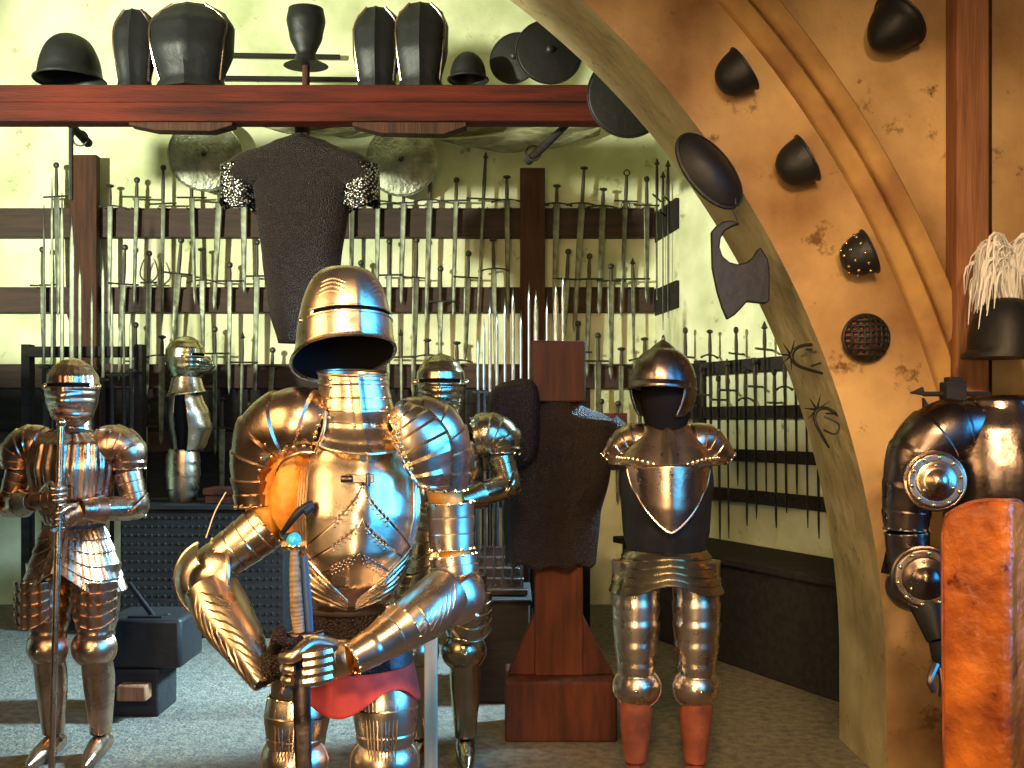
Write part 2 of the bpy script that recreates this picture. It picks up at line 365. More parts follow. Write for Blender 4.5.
# sword prototypes : origin at the guard, tip down
def sword_proto(style, bm='blade'):
    r = thing('longsword', 'x', 'sword', (0,0,0), world=False)
    def bl(u, v):
        w_ = 0.024*(1-0.45*v) if v < 0.93 else 0.024*0.58*(1-(v-0.93)/0.07)+0.0004
        if style == 3: w_ *= 0.6
        a = 2*PI*u; x = w_*math.cos(a); y = 0.005*math.sin(a)*(1 if v < .93 else 0.7)
        if abs(math.cos(a)) < 0.2: y *= (0.5 if v < 0.5 else 1)
        return (x, y, -v)
    MB().grid(bl, 8, 30, True, True, True).build('blade', bm, r, sharp=30)
    g = MB()
    L_ = (0.11, 0.12, 0.10, 0.13, 0.09, 0.09)[style]
    if style == 2: g.sweep([(-L_,0,0.0),(-L_*.5,0,-0.002),(0,0,0),(L_*.5,0,-0.002),(L_,0,0.0)], [.008,.006,.008,.006,.008], 8, 12)
    elif style == 1: g.sweep([(-L_,0,-0.02),(-L_*.5,0,-0.004),(0,0,0),(L_*.5,0,-0.004),(L_,0,-0.02)], [.0085,.006,.008,.006,.0085], 8, 14)
    elif style == 5:
        g.sweep([(-.07,0,.0),(0,0,0),(.07,0,0)], [.007]*3, 8, 6)
        for s_ in (-1, 1): g.sweep([(s_*.02,0,0),(s_*.075,0,.06),(s_*.055,0,.15),(s_*.035,0,.18)], [.006,.006,.005,.003], 8, 12)
    elif style == 4:
        g.sweep([(-L_,0,0.0),(0,0,0),(L_,0,0)], [.006]*3, 8, 6)
        g.sweep([(math.cos(q*PI/6)*.03,-.01,-.03+math.sin(q*PI/6)*.03) for q in range(13)], [.004]*13, 6)
    else: g.sweep([(-L_,0,0.0),(0,0,0),(L_,0,0)], [.0075]*3, 8, 6)
    g.build('crossguard', 'hilt', r)
    MB().sweep([(0,0,0.0),(0,0,.35),(0,0,.6),(0,0,1.0)], [.013,.015,.014,.010], 10, 10, sq=0.8).build('grip', 'grip', r)
    pm = MB()
    if style in (0, 5): pm.sph((0,0,.018), (.024,.016,.024), 12, 8)
    elif style == 1: pm.sweep([(0,0,0),(0,0,.012),(0,0,.024),(0,0,.03)], [.012,.032,.026,.004], 12, sq=0.6)
    elif style == 2: pm.sweep([(0,0,0),(0,0,.02),(0,0,.04),(0,0,.048)], [.010,.022,.018,.006], 10, 10, sq=.7)
    elif style == 3: pm.sweep([(0,0,0),(0,0,.008),(0,0,.02),(0,0,.05)], [.009,.022,.014,.003], 10)
    else: pm.sweep([(math.cos(q*PI/6)*.022,0,.024+math.sin(q*PI/6)*.022) for q in range(13)], [.005]*13, 6)
    pm.build('pommel', 'hilt', r)
    return r
pn = ['round ball pommel', 'wide mushroom pommel', 'pear-shaped pommel', 'slim pointed pommel', 'open ring pommel', 'horned ball pommel']
ordn = ['first', 'second', 'third', 'fourth', 'fifth', 'sixth', 'seventh', 'eighth', 'ninth', 'tenth', 'eleventh', 'twelfth', 'thirteenth', 'fourteenth', 'fifteenth', 'sixteenth', 'seventeenth', 'eighteenth', 'nineteenth', 'twentieth']
protos = {}
def place_sword(p_pom, p_grd, p_tip, style, label, group, name='longsword', yaw=0, bm='blade', wid=1):
    """points in world space"""
    key = (style, bm)
    first = key not in protos
    if first: protos[key] = sword_proto(style, bm)
    r = protos[key] if first else copy_tree(protos[key])
    r.name = name
    ax = (p_grd-p_tip); Lb = ax.length; ax.normalize()
    q = V((0,0,1)).rotation_difference(ax)
    r.rotation_mode = 'QUATERNION'; r.rotation_quaternion = q @ Matrix.Rotation(yaw, 3, 'Z').to_quaternion()
    r.location = p_grd
    Lg = (p_pom-p_grd).length
    for ch in r.children:
        k = ch.name.split('.')[0]
        if k == 'blade': ch.scale = (wid, 1, Lb)
        if k == 'grip': ch.scale = (1, 1, max(Lg-0.01, .02))
        if k == 'pommel': ch.location = (0, 0, max(Lg-0.015, .02))
    r['label'] = label; r['category'] = 'sword'; r['group'] = group
    return r
for rn, lst in rows:
    for i, (px, pp, pg, pt, tx, st) in enumerate(lst):
        d = 7.575
        jx = random.uniform(-.3, .3)*0
        place_sword(P(px, pp-3, d), P(px, pg, d), P(tx, pt, d), st,
            f'sword with {pn[st]}, {ordn[i]} from left in the {rn} wall row', f'swords in the {rn} row of the back wall',
            yaw=random.uniform(-.25, .25), wid=random.uniform(.8, 1.15))
# three thin rapiers in the corner
for i, (px, a, b, c_) in enumerate(((657, 163, 198, 300), (663, 176, 214, 330), (668, 165, 200, 318))):
    d = 7.35-.06*i
    place_sword(P(px, a, d), P(px, b, d), P(px, c_, d), 3, ['leftmost', 'middle', 'rightmost'][i]+' of three thin rapiers hanging in the corner beside the sword wall', 'rapiers in the corner', name='rapier', yaw=1.2, wid=.7)

# the angled rack on the right wall
def side_rail(pl, pr, py0l, hgt, label, t0=0.0, t1=0.66):
    a = side_pt(t0, 0.05); b = side_pt(t1, 0.05)
    zl = CAMZ-(py0l-HOR)/F*a.y
    pts = [side_pt(t0, 0.0, zl), side_pt(t1, 0.0, zl), side_pt(t1, 0.06, zl), side_pt(t0, 0.06, zl)]
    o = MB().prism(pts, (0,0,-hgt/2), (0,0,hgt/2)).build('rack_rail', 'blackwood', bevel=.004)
    tag(o, label, 'rail', 'rails of the side rack'); return zl
labs = ['highest', 'second highest', 'middle', 'second lowest', 'lowest']
zr = []
for k, (py, h_) in enumerate(((371, .085), (413, .08), (452, .075), (489, .08), (538, .07))):
    zr.append(side_rail(0, 0, py, h_, labs[k]+' dark board of the sword rack on the right wall', 0.0, 0.62))
for t_, lab in ((0.10, 'dark upright at the far end of the side sword rack'), (0.60, 'dark upright of the side rack next to the arch')):
    p0 = side_pt(t_-.012, .0); p1 = side_pt(t_+.012, .0); p2 = side_pt(t_+.012, .06); p3 = side_pt(t_-.012, .06)
    tag(MB().prism([p0, p1, p2, p3], (0,0,0.0), (0,0,zr[0]+0.06)).build('rack_post', 'blackwood'), lab, 'post', 'uprights of the side rack')
ns = 17
for i in range(ns):
    t_ = 0.075+0.52*(i/(ns-1)); p = side_pt(t_, 0.10)
    lvl = i % 3
    zg = [zr[0]+.06, zr[1]+.07, zr[1]+.13][lvl] + random.uniform(-.02, .03); Lb = random.uniform(.72, .98)
    g = V((p.x, p.y, zg)); tip = V((p.x+.01, p.y, zg-Lb)); pm_ = V((p.x, p.y, zg+random.uniform(.13, .18)))
    place_sword(pm_, g, tip, [0, 3, 2, 1][i % 4], f'shaded sword, {ordn[i]} from the far end of the rack on the right wall', 'swords on the side rack', yaw=.9, wid=.9, bm='hilt')  # blades use dark hilt iron, putting the shade here into their colour
o = MB().sweep([P(720,372,6.6), P(752,360,6.4), P(785,352,6.2)], [.012,.014,.012], 8, sq=.6).build('dagger_sheath', 'blackwood')
tag(o, 'slim dark sheath lying slantwise above the top board of the side rack', 'sheath')
# dark counter under the side rack
r = thing('display_counter', 'long black counter under the sword rack on the right wall', 'counter', side_pt(.35, .3))
pts = [side_pt(0.02, .02), side_pt(0.78, .02), side_pt(0.78, .52), side_pt(0.02, .52)]
MB().prism(pts, (0,0,0.0), (0,0,.58)).build('body', 'blackwood', r, bevel=.01)
pts = [side_pt(0.0, .01), side_pt(0.80, .01), side_pt(0.80, .56), side_pt(0.0, .56)]
MB().prism(pts, (0,0,.581), (0,0,.625)).build('top_board', 'blackwood', r, bevel=.008)

# ------------------------------------------------------------------ big red beam, corbels and what stands on it
YB = 5.5
zb0, zb1 = zpy(121, YB), zpy(84, YB)
o = MB().box(-3.4, xpx(665, YB), YB, YB+0.12, zb0, zb0+(zb1-zb0)*.52).box(-3.4, xpx(665, YB), YB+.008, YB+0.12, zb0+(zb1-zb0)*.53, zb1).build('ceiling_beam', 'redwood', bevel=.006)
tag(o, 'heavy reddish brown timber beam crossing the top of the room', 'beam')
def corbel(x0, x1, h, lab):
    xm0, xm1 = lerp(x0, x1, .25), lerp(x0, x1, .8)
    pts = [P(x0,121,YB), P(x1,121,YB), P(x1,121+h*.35,YB), P(xm1,121+h,YB), P(xm0,121+h*.9,YB), P(x0,121+h*.3,YB)]
    tag(MB().prism(pts, (0,.01,-.002), (0,.10,-.002)).build('corbel', 'postwood', bevel=.004), lab, 'corbel', 'corbels under the beam')
corbel(128, 232, 9, 'flat dark wooden corbel under the left part of the beam')
corbel(352, 466, 12, 'flat dark wooden corbel under the middle of the beam')
def rotz(h): return Matrix.Rotation(h, 3, 'Z')

def black_cuirass(cx, hwpx, toppy, label, rz=0):
    d = YB+.12; k = d/F; base = zb1+.002; top = zpy(toppy, d)
    c = V((xpx(cx, d), d, 0)); hw = hwpx*k; H = top-base
    r = thing('breastplate', label, 'armour', (c.x, c.y, base), 'black armour standing on the beam')
    T = [(0,.86,.75), (.12,.74,.7), (.45,.98,1.0), (.75,1.0,.85), (.92,.8,.55), (1,.5,.4)]
    def fn(u, v):
        sx, sy = tab(T, v); a = 2*PI*u; s_ = math.sin(a)
        x = hw*sx*math.cos(a); y = -hw*.62*sy*s_*(1.15 if s_ > 0 else .9)-.015*math.exp(-((a-PI/2)/.15)**2)
        return c+rotz(rz) @ V((x, y, 0))+V((0,0,base+H*v))
    MB().grid(fn, 40, 24, True, cap0=True).build('plate', 'black', r, thick=.006)
    for s_ in (-1, 1):
        MB().sweep([fn(.25+s_*.14, 1.0)+V((0,-.01,0)), fn(.25+s_*.19, .8)+V((s_*.004,-.01,0)), fn(.25+s_*.17, .5)+V((0,-.008,0)), fn(.25+s_*.2, .1)+V((0,-.006,0))], [.009,.008,.007,.008], 8, 16).build('strap', 'steel_dark' if s_ < 0 else 'steel', r)
    return r
black_cuirass(192, 42, 8, 'wide black breastplate standing on the beam above the first corbel')
black_cuirass(135, 21, 12, 'narrow black breastplate on the beam, between a pot helmet and a wide breastplate')
black_cuirass(377, 24, 10, 'black breastplate on the beam, right of the hanging mail shirt')
black_cuirass(421, 27, 6, 'black breastplate with bright strap on the beam above the second corbel')
def dome(name, label, cat, c, r, axis, mt, group=None, rim=1.12, studs=0, h=1.0, cone=0.0, yx=1.0):
    """open skull cap: opening centre c, axis points from the opening to the crown"""
    root = thing(name, label, cat, c, group)
    ax = V(axis).normalized(); e1 = ax.cross(V((0,1,0)));
    if e1.length < .1: e1 = ax.cross(V((0,0,1)))
    e1.normalize(); e2 = ax.cross(e1)
    def fn(u, v):
        a = 2*PI*u; b = v*PI/2*.985; s_ = math.cos(b)**(.8+cone); hh = math.sin(b)
        if v < .1: s_ += (rim-1)*(1-v/.1)**2; 
        s_ *= 1+.05*math.exp(-(math.sin(a)/.1)**2)*v
        return V(c)+e1*(r*s_*math.cos(a))+e2*(r*s_*yx*math.sin(a))+ax*(r*h*hh)
    MB().grid(fn, 40, 20, True, cap1=True).build('skull', mt, root, thick=.004)
    rr = MB(); rr.sweep([fn(k/40, 0) for k in range(41)], [.006]*41, 6); rr.build('rim', mt, root)
    if studs:
        for vv, nn in ((.18, 12), (.45, 9), (.7, 6)):
            for q in range(nn):
                p = fn(q/nn, vv); MBs = MB().sph(p, .0075, 8, 5); MBs.build('stud', 'brass', root)
    return root
d = YB+.1
G1 = 'helmets standing on the beam'
dome('pot_helmet', 'dark pot helmet at the far left end of the beam', 'helmet', P(70, 83, d)+V((0,0,.012)), .17, (0,0,1), 'black', G1, h=1.5)
dome('morion_helmet', 'small black helmet on the beam beside two round shields', 'helmet', P(468, 82, d)+V((0,0,.012)), .10, (0,0,1), 'black', G1, h=1.5)
# pole that carries a bevor above and the mail shirt below
r = thing('bevor_stand', 'black vase-shaped neck guard on a thin post behind the beam', 'armour stand', P(306, 120, 5.78))
MB().cyl(P(306,141,5.8), P(306,62,5.8), .022).build('post', 'postwood', r)
c = P(306, 66, 5.8); k = .0058
T = [(0,22*k), (.08,12*k), (.2,9*k), (.5,16*k), (.8,19*k), (1,17*k)]
MB().grid(lambda u, v: c+V((tab(T,v)[0]*math.cos(2*PI*u), tab(T,v)[0]*.8*math.sin(2*PI*u), v*.33)), 30, 24, True, cap0=True).build('bevor', 'black', r, thick=.005)
for py, x0, x1, lab in ((56, 240, 300, 'upper'), (79, 236, 356, 'lower')):
    o = MB().cyl(P(x0-20, py-1, 7.62), P(x1+40, py+1, 7.62), .02, n=8).cyl(P(x0-10, py-1, 7.62), P(x0-10, py-1, 7.7), .012, n=6).cyl(P(x1+30, py+1, 7.62), P(x1+30, py+1, 7.7), .012, n=6).build('curtain_rod', 'blackwood')
    tag(o, lab+' dark rod crossing the wall above the beam', 'rod', 'rods above the beam')
def disc_shield(label, c, r, nrm, mt, dome_h=.25, group=None, umbo=True, sy=1.0, name='round_shield'):
    root = thing(name, label, 'shield', c, group)
    nn = V(nrm).normalized(); e1 = nn.cross(V((0,0,1))).normalized(); e2 = nn.cross(e1)
    def fn(u, v):
        rr = r*(1-v)
        h = dome_h*r*(v if dome_h else 0)
        return V(c)+e1*(rr*math.cos(2*PI*u))+e2*(rr*sy*math.sin(2*PI*u))+nn*(h*(1-.2*v))
    MB().grid(fn, 48, 14, True, cap1=True).build('plate', mt, root, thick=.006)
    MB().sweep([fn(k/48, 0) for k in range(49)], [.006]*49, 6).build('rim', mt, root)
    if umbo:
        MB().sph(V(c)+nn*(dome_h*r*.8), .022, 12, 8).build('boss', 'hilt', root)
    return root
disc_shield('round grey shield on the back wall left of the mail shirt', P(205,155,7.5), 36*.0075, (.1,-1,-.02), 'shield', .22, 'round shields on the back wall')
disc_shield('round mottled green-grey shield on the back wall right of the mail shirt', P(402,160,7.5), 36*.0075, (-.05,-1,-.02), 'shield', .22, 'round shields on the back wall')
disc_shield('large black round shield leaning on the beam near the arch', P(549,52,5.62), 33*.0056, (.1,-1,.1), 'black', .2, 'black shields on the beam')
disc_shield('smaller black round shield on the beam behind the large one', P(515,58,5.72), 26*.0057, (-.3,-1,.1), 'black', .2, 'black shields on the beam')
r = disc_shield('dark round shield hanging below the beam end at the arch', P(628,96,5.42), 41*.0054, (.1,-1,-.05), 'black', .15)
MB().cyl(P(628,90,5.43), P(628,90,5.52), .012, n=8).build('hook', 'hilt', r)
# crumpled canvas strips behind the beam
def canvas(pts, label):
    top = catmull([p[:2] for p in pts], 50); w_ = catmull([[p[2]] for p in pts], 50); rr = random.Random(len(pts))
    ph = [rr.uniform(0, 6) for _ in range(6)]
    def fn(u, v):
        i = min(int(u*50), 50); x, y = top[i]; h = w_[i][0]
        p = P(x, y+h*v, 7.60)
        p.y += .035*math.sin(9*v+ph[0]+u*14)+.02*math.sin(17*v+u*31+ph[1])-.1*v*(1-v)
        return p
    o = MB().grid(fn, 50, 22).build('canvas_roll', 'cloth', thick=.006, sharp=80); tag(o, label, 'canvas', 'crumpled canvas under the beam')
canvas([(372,116,16), (430,118,22), (490,120,30), (550,121,28), (600,125,8)], 'long crumpled grey canvas stretched on the wall under the beam')
canvas([(240,112,10), (290,118,14), (340,120,16), (372,122,10)], 'shorter crumpled canvas strip behind the neck of the mail shirt')
# pistols / wooden tubes hanging
for a, b, rr_, lab in (((64,118),(88,143), .028, 'short dark wooden club hanging with a ring left below the beam'), ((574,118),(528,161), .028, 'dark wooden club hanging slantwise with a ring right below the beam')):
    r = thing('wooden_club', lab, 'club', P(*a, 6.3), 'clubs under the beam')
    p0, p1 = P(*a, 5.64), P(*b, 6.1)
    MB().sweep([p0, lerp(p0, p1, .5), p1], [rr_*.6, rr_*.85, rr_], 12).build('shaft', 'blackwood', r)
    q = lerp(p0, p1, .8)
    MB().sweep([q+V((-.02+.045*math.cos(t*PI/8), 0, .045*math.sin(t*PI/8))) for t in range(17)], [.006]*17, 6).build('ring', 'hilt', r)
o = MB().cyl(P(71,116,5.65), P(71,200,5.65), .014, n=8).build('hanging_rod', 'hilt'); tag(o, 'thin iron rod hanging down from the left end of the beam', 'rod')

# ------------------------------------------------------------------ hanging mail shirt
r = thing('mail_shirt', 'dark chain mail shirt hanging spread wide from a pole below the beam', 'mail shirt', P(300,200,5.8))
dS = 5.8; kS = dS/F
body = [(0,300,4,.02), (.035,300,26,.05), (.09,300,50,.08), (.16,300,56,.09), (.26,301,49,.10), (.36,302,46,.11), (.6,301,39,.10), (.85,300,30,.09), (1,296,17,.07)]
def fn(u, v):
    cx, hw, dp = tab(body, v); a = 2*PI*u; ys = math.sin(a)
    z = zpy(lerp(134, 343, v), dS)
    wv = 1+.04*math.sin(a*5+v*4)*v
    return V((xpx(cx, dS)+hw*kS*math.cos(a)*wv, dS-dp*ys*wv, z))
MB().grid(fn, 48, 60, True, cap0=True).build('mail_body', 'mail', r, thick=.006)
for s_ in (-1, 1):
    c0 = P(300+s_*30, 160, dS); c1 = P(300+s_*58, 172, dS)
    m_ = MB().sweep([P(300+s_*12,166,dS), P(300+s_*42,168,dS), P(300+s_*60,176,dS), P(300+s_*67,188,dS)], [.11,.115,.105,.08], 20, 16, sq=.8, up=(0,0,1)).build('sleeve', 'mail', r)
    def sf(u, v, s_=s_):
        a = 2*PI*u; cx, cz = (300+s_*lerp(62, 61, v)), lerp(165, 207, v)
        rx = lerp(17, 19, v)*kS; dz = .02*math.sin(a*3)*v+.02*s_*math.cos(a)*v
        return V((xpx(cx, dS)+rx*math.cos(a), dS-.075*math.sin(a), zpy(cz, dS)+dz))
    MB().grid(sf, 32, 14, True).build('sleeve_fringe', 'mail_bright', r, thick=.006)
MB().cyl(P(300,150,dS), P(300,119,dS), .03).cyl(P(300,119,5.83), P(300,115,5.62), .02).build('neck_post', 'blackwood', r)

# ------------------------------------------------------------------ wooden stand with mail in the middle
dM = 4.5; kM = dM/F
r = thing('armour_stand', 'reddish wooden post stand with braced foot, carrying a dark mail coat', 'stand', P(558, 775, dM))
b_ = lambda px: xpx(px, dM)
zz = lambda py: zpy(py, dM)
mb = MB().box(b_(535), b_(583), dM, dM+.12, zz(676), zz(560)); mb.box(b_(538), b_(580), dM+.02, dM+.1, zz(562), zz(395))
mb.build('post', 'standwood', r, bevel=.006)
MB().box(b_(531), b_(585), dM-.03, dM+.14, zz(402), zz(341)).build('head_block', 'postwood', r, bevel=.008)
for s_, x0, x1 in ((-1, 535, 509), (1, 583, 611)):
    MB().prism([V((b_(x0),0,zz(616))), V((b_(x1),0,zz(672))), V((b_(x1),0,zz(676))), V((b_(x0),0,zz(676)))], (0,dM+.02,0), (0,dM+.10,0)).build('brace', 'standwood', r, bevel=.004)
MB().box(b_(505), b_(615), dM-.10, dM+.24, 0.0, zz(676)-.001).build('base', 'standwood', r, bevel=.01)
MB().box(b_(486), b_(628), dM+.03, dM+.09, zz(424), zz(413)).build('crossbar', 'standwood', r)
r = thing('mail_coat', 'dark mail coat draped over the wooden stand in the middle', 'mail coat', P(558, 480, dM))
body = [(0,558,30,.08), (.05,560,48,.10), (.10,566,58,.115), (.2,563,56,.125), (.45,559,51,.125), (.7,552,48,.12), (1,551,44,.12)]
def fn(u, v):
    cx, hw, dp = tab(body, v); a = 2*PI*u
    z = zpy(lerp(402, 566, v), dM); f_ = 1+.05*math.sin(a*6)*v
    if v < .15: z -= (1-v/.15)*0
    return V((xpx(cx, dM)+hw*kM*math.cos(a)*f_, dM+.06-dp*math.sin(a)*f_, z-.03*abs(math.cos(a))**2*(1-v)**3+.012*math.sin(a*9)*(v > .97)))
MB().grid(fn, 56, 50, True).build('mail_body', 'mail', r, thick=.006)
def cape2(u, v):
    a = 2*PI*u; b = -PI/2+PI*(.01+.98*v); sg = lambda x, e: (abs(x)**e)*(1 if x > 0 else -1)
    return V((xpx(514, dM)+.118*sg(math.cos(b), .35)*sg(math.cos(a), .6), dM-.02-.11*sg(math.cos(b), .5)*math.sin(a), zpy(424+2*math.sin(a), dM)+.19*sg(math.sin(b), .6)+.012*math.cos(a)))
MB().grid(cape2, 40, 24, True, True, True).build('shoulder_pad', 'mail', r)
for s_ in (1,):
    MB().sweep([P(558+s_*50, 424, dM+.05), P(558+s_*62, 440, dM+.04), P(558+s_*64, 470, dM+.03)], [.06,.066,.06], 16, 10, sq=1.1).build('sleeve', 'mail', r)

# ------------------------------------------------------------------ floor racks of upright blades
def upright_rack(label, x0, x1, d, zr_, z0, items, lab_item, group, bmat='blade', name='upright_blade'):
    r = thing('blade_rack', label, 'rack', ((x0+x1)/2, d, 0))
    for z in (zr_, z0): MB().box(x0, x1, d-.05, d+.05, z-.035, z+.035).build('rail', 'blackwood', r, bevel=.004)
    for x in (x0, x1): MB().box(x-.03, x+.03, d-.04, d+.04, 0, zr_+.05).build('post', 'blackwood', r, bevel=.004)
    for i, (px, pt, pb, wd, dd) in enumerate(items):
        q = d-.09+dd; t = P(px, pt, q); b = P(px+dd*6, pb, q)
        o = thing(name, lab_item.format(ordn[i]), 'blade', b, group)
        def bl(u, v, t=t, b=b, wd=wd):
            c = b.lerp(t, v); w_ = wd*.6*(1 if v < .8 else 1-.97*(v-.8)/.2); a = 2*PI*u
            return c+V((w_*math.cos(a), .006*math.sin(a), 0))
        MB().grid(bl, 8, 24, True, True, True).build('blade', bmat, o, sharp=30)
        MB().cyl(V((b.x, b.y, 0.02)), b+V((0,0,.05)), .016, .013, 10).build('shaft', 'blackwood', o)
        MB().sweep([b+V((-.035,0,.035)), b+V((0,0,.03)), b+V((.035,0,.035))], [.009,.011,.009], 8).build('collar', 'hilt', o)
upright_rack('dark rack of standing polearms beside the left rack post', xpx(28,6.8), xpx(140,6.8), 6.8, zpy(352,6.8), .3,
    [(44,205,372,.012,-.02), (52,178,372,.016,.0), (62,192,370,.024,.0), (72,215,370,.03,-.03), (80,262,372,.022,0), (92,285,374,.016,0), (103,250,385,.02,.02), (112,288,380,.016,-.02), (124,300,380,.014,0), (131,315,376,.02,0)],
    'standing polearm blade, {} from the left in the rack beside the left post', 'polearms in the left rack', name='polearm')
upright_rack('dark rack of standing polearms behind the wooden mail stand', xpx(470,6.3), xpx(585,6.3), 6.3, zpy(398,6.3), .3,
    [(478,335,398,.012,-.02), (484,318,398,.014,0), (490,300,400,.018,.0), (497,310,400,.016,-.02), (505,296,398,.014,0), (513,288,396,.02,.01), (521,310,396,.014,0), (529,282,392,.014,0), (536,290,390,.024,-.02), (547,296,390,.012,0), (556,282,392,.026,0), (563,272,392,.02,0.02)],
    'standing polearm blade, {} from the left in the rack behind the wooden stand', 'polearms in the middle rack', name='polearm', bmat='blade_bright')
# rapiers in a stepped rack on a low black chest
r = thing('low_chest', 'low black chest under the stepped rapier rack, left of the wooden stand', 'chest', P(497, 700, 5.0))
MB().box(xpx(470,5), xpx(530,5), 5.0, 5.5, 0, zpy(603,5)).build('body', 'blackwood', r, bevel=.01)
MB().box(xpx(468,5), xpx(532,5), 4.99, 5.52, zpy(603,5)+.001, zpy(599,5)).build('lid', 'blackwood', r, bevel=.005)
r = thing('rapier_rack', 'small stepped rack holding six thin rapiers on the low chest', 'rack', P(497, 599, 5.2))
for i in range(5):
    z = zpy(598, 5)+.002+.045*i; y = 5.06+.07*i
    MB().box(xpx(474+1*i,5), xpx(528-4*i,5), y, y+.055, z-.0+(.0 if i == 0 else -.044), z+.03).build('step', 'steel_dark', r, bevel=.004)
for i in range(6):
    px = 476+9*i; y = 5.04; base = P(px, 592-2*i*0, y)
    place_sword(P(px, 432, y-.01), P(px, 470, y-.01), P(px, 588, y-.01), 3, f'thin rapier, {ordn[i]} from the left in the stepped rack', 'rapiers in the stepped rack', name='rapier', bm='blade_bright', wid=.5)

# ------------------------------------------------------------------ studded chest, bust stand etc. (left)
dC = 6.5
r = thing('studded_chest', 'long black studded chest against the wall behind the main knight', 'chest', P(200, 637, dC))
x0, x1 = xpx(120, dC), xpx(284, dC)
MB().box(x0, x1, dC, dC+.6, 0, zpy(510,dC)).build('body', 'blackwood', r, bevel=.01)
MB().box(x0-.02, x1+.02, dC-.02, dC+.62, zpy(510,dC)+.001, zpy(505,dC)).build('lid', 'blackwood', r, bevel=.006)
st = MB()
for i in range(24):
    for j in range(14):
        st.sph((x0+.03+(x1-x0-.06)*i/23, dC-.002, .05+(zpy(510,dC)-.1)*j/13), .0085, 6, 4)
o = st.build('studs', 'hilt', r); o['kind'] = 'stuff'
o = MB().box(xpx(207,6.6), xpx(240,6.6), 6.55, 6.8, zpy(505,dC)+.002, zpy(488,6.6)).box(xpx(205,6.6), xpx(236,6.6), 6.54, 6.8, zpy(495,6.6)+.003, zpy(489,6.6)+.006).build('wooden_box', 'standwood', bevel=.005)
tag(o, 'small reddish wooden box on the studded chest', 'box')
# strongbox on a stand, lower left
dB = 4.75
r = thing('strongbox', 'black iron strongbox with a slanting iron arm, on a low stand at lower left', 'box', P(142, 668, dB))
bx = lambda p: xpx(p, dB)
MB().box(bx(102), bx(181), dB, dB+.34, zpy(669,dB), zpy(619,dB)).build('body', 'black', r, bevel=.02)
MB().box(bx(126), bx(160), dB+.02, dB+.03, zpy(623,dB), zpy(617,dB), None).sweep([P(155,619,dB+.1), P(150,612,dB+.1), P(129,583,dB+.1)], [.014,.014,.012], 8, sq=.4).sweep([P(152,618,dB+.1), P(168,616,dB+.1), P(174,620,dB+.1)], [.014,.016,.014], 8).build('arm', 'black', r)
r = thing('box_stand', 'low dark wooden stand with lit orange block under the strongbox', 'stand', P(125, 720, dB))
MB().box(bx(92), bx(156), dB+.03, dB+.3, 0.0, zpy(670,dB)-.001).build('block', 'blackwood', r, bevel=.01)
MB().box(bx(120), bx(150), dB-.05, dB+.028, zpy(699,dB), zpy(683,dB)).build('wedge', 'boardwood', r, bevel=.01)  # lit piece of the dark stand, its light put into lighter wood
o = MB().box(xpx(424,3.3), xpx(437,3.3), 3.3, 3.34, 0.0, zpy(612,3.3)).build('pale_post', 'palewood', bevel=.004)
tag(o, 'narrow pale wooden post standing behind the main knight elbow', 'post')

# ------------------------------------------------------------------ armour parts
def helm_sallet(root, c, hd, w=.122, top=.30, tail=.10, mt='steel', peak=0.0, slit=True, flare=1.0, front=.135):
    """c: centre at rim height of the front; hd heading (0 faces -y)"""
    R = rotz(hd); c = V(c)
    def base(a, v, g=1.0):
        ca, sa = math.cos(a), math.sin(a)
        b = v*PI/2*.99; s_ = math.cos(b)**.58; h = math.sin(b)**1.08
        back = (1-ca)/2
        zr_ = -tail*back**1.3
        if v < .14: s_ += flare*(.035+.10*back**2)*(1-v/.14)**2
        s_ *= 1+.05*math.exp(-abs(sa)/.10)*(0.5+.5*v)*(ca > 0 or v > .3)
        fd = front if ca > 0 else .155
        x = w*s_*sa; y = -fd*s_*ca
        z = zr_+h*(top-zr_)+peak*max(0, 1-s_*2.2)
        return R @ V((x*g, y*g, z if g == 1 else z*.985+.002))+c
    def cut(u, v):
        if not slit: return False
        a = (u*2*PI+PI) % (2*PI)-PI
        return abs(a) < 1.05 and .235 < v < .285
    hm = MB().grid(lambda u, v: base(2*PI*u, v), 72, 66, True, cap1=True, cut=cut).build('helmet', mt, root, thick=.0035)
    MB().grid(lambda u, v: base(2*PI*u, v, .955), 40, 20, True, cap1=True).build('lining', 'void', hm)  # black inner shell: shade inside the helmet put into its colour
    mb = MB().sweep([base(2*PI*k/64, 0) for k in range(65)], [.005]*65, 8)
    mb.build('rolled_rim', mt, hm)
    if slit:
        vz = MB().grid(lambda u, v: c+((base(lerp(-1.25, 1.25, u), lerp(.02, .228, v))-c)*1.012), 40, 14).build('visor', mt, hm, thick=.003)
        MB().sweep([c+(base(lerp(-1.15, 1.15, k/24), .290)-c)*1.01 for k in range(25)], [.004]*25, 6).sweep([c+(base(lerp(-1.2, 1.2, k/24), .232)-c)*1.016 for k in range(25)], [.004]*25, 6).build('sight_edge', mt, hm)
        for sgn in (-1, 1):
            f_ = MB()
            for q in range(4):
                f_.sweep([c+(base(sgn*lerp(.25, 1.0, t/10), .36+.05*q+.06*math.sin(t/10*PI)+.03*t/10)-c)*1.0 for t in range(11)], [.0035*math.sin(PI*(t+.5)/11)+.0008 for t in range(11)], 6)
            f_.build('embossed_ridges', mt, hm)
        for sgn in (-1, 1): MB().sph(base(sgn*1.5, .25), .009, 10, 6).build('rivet', 'brass', hm)
    return hm
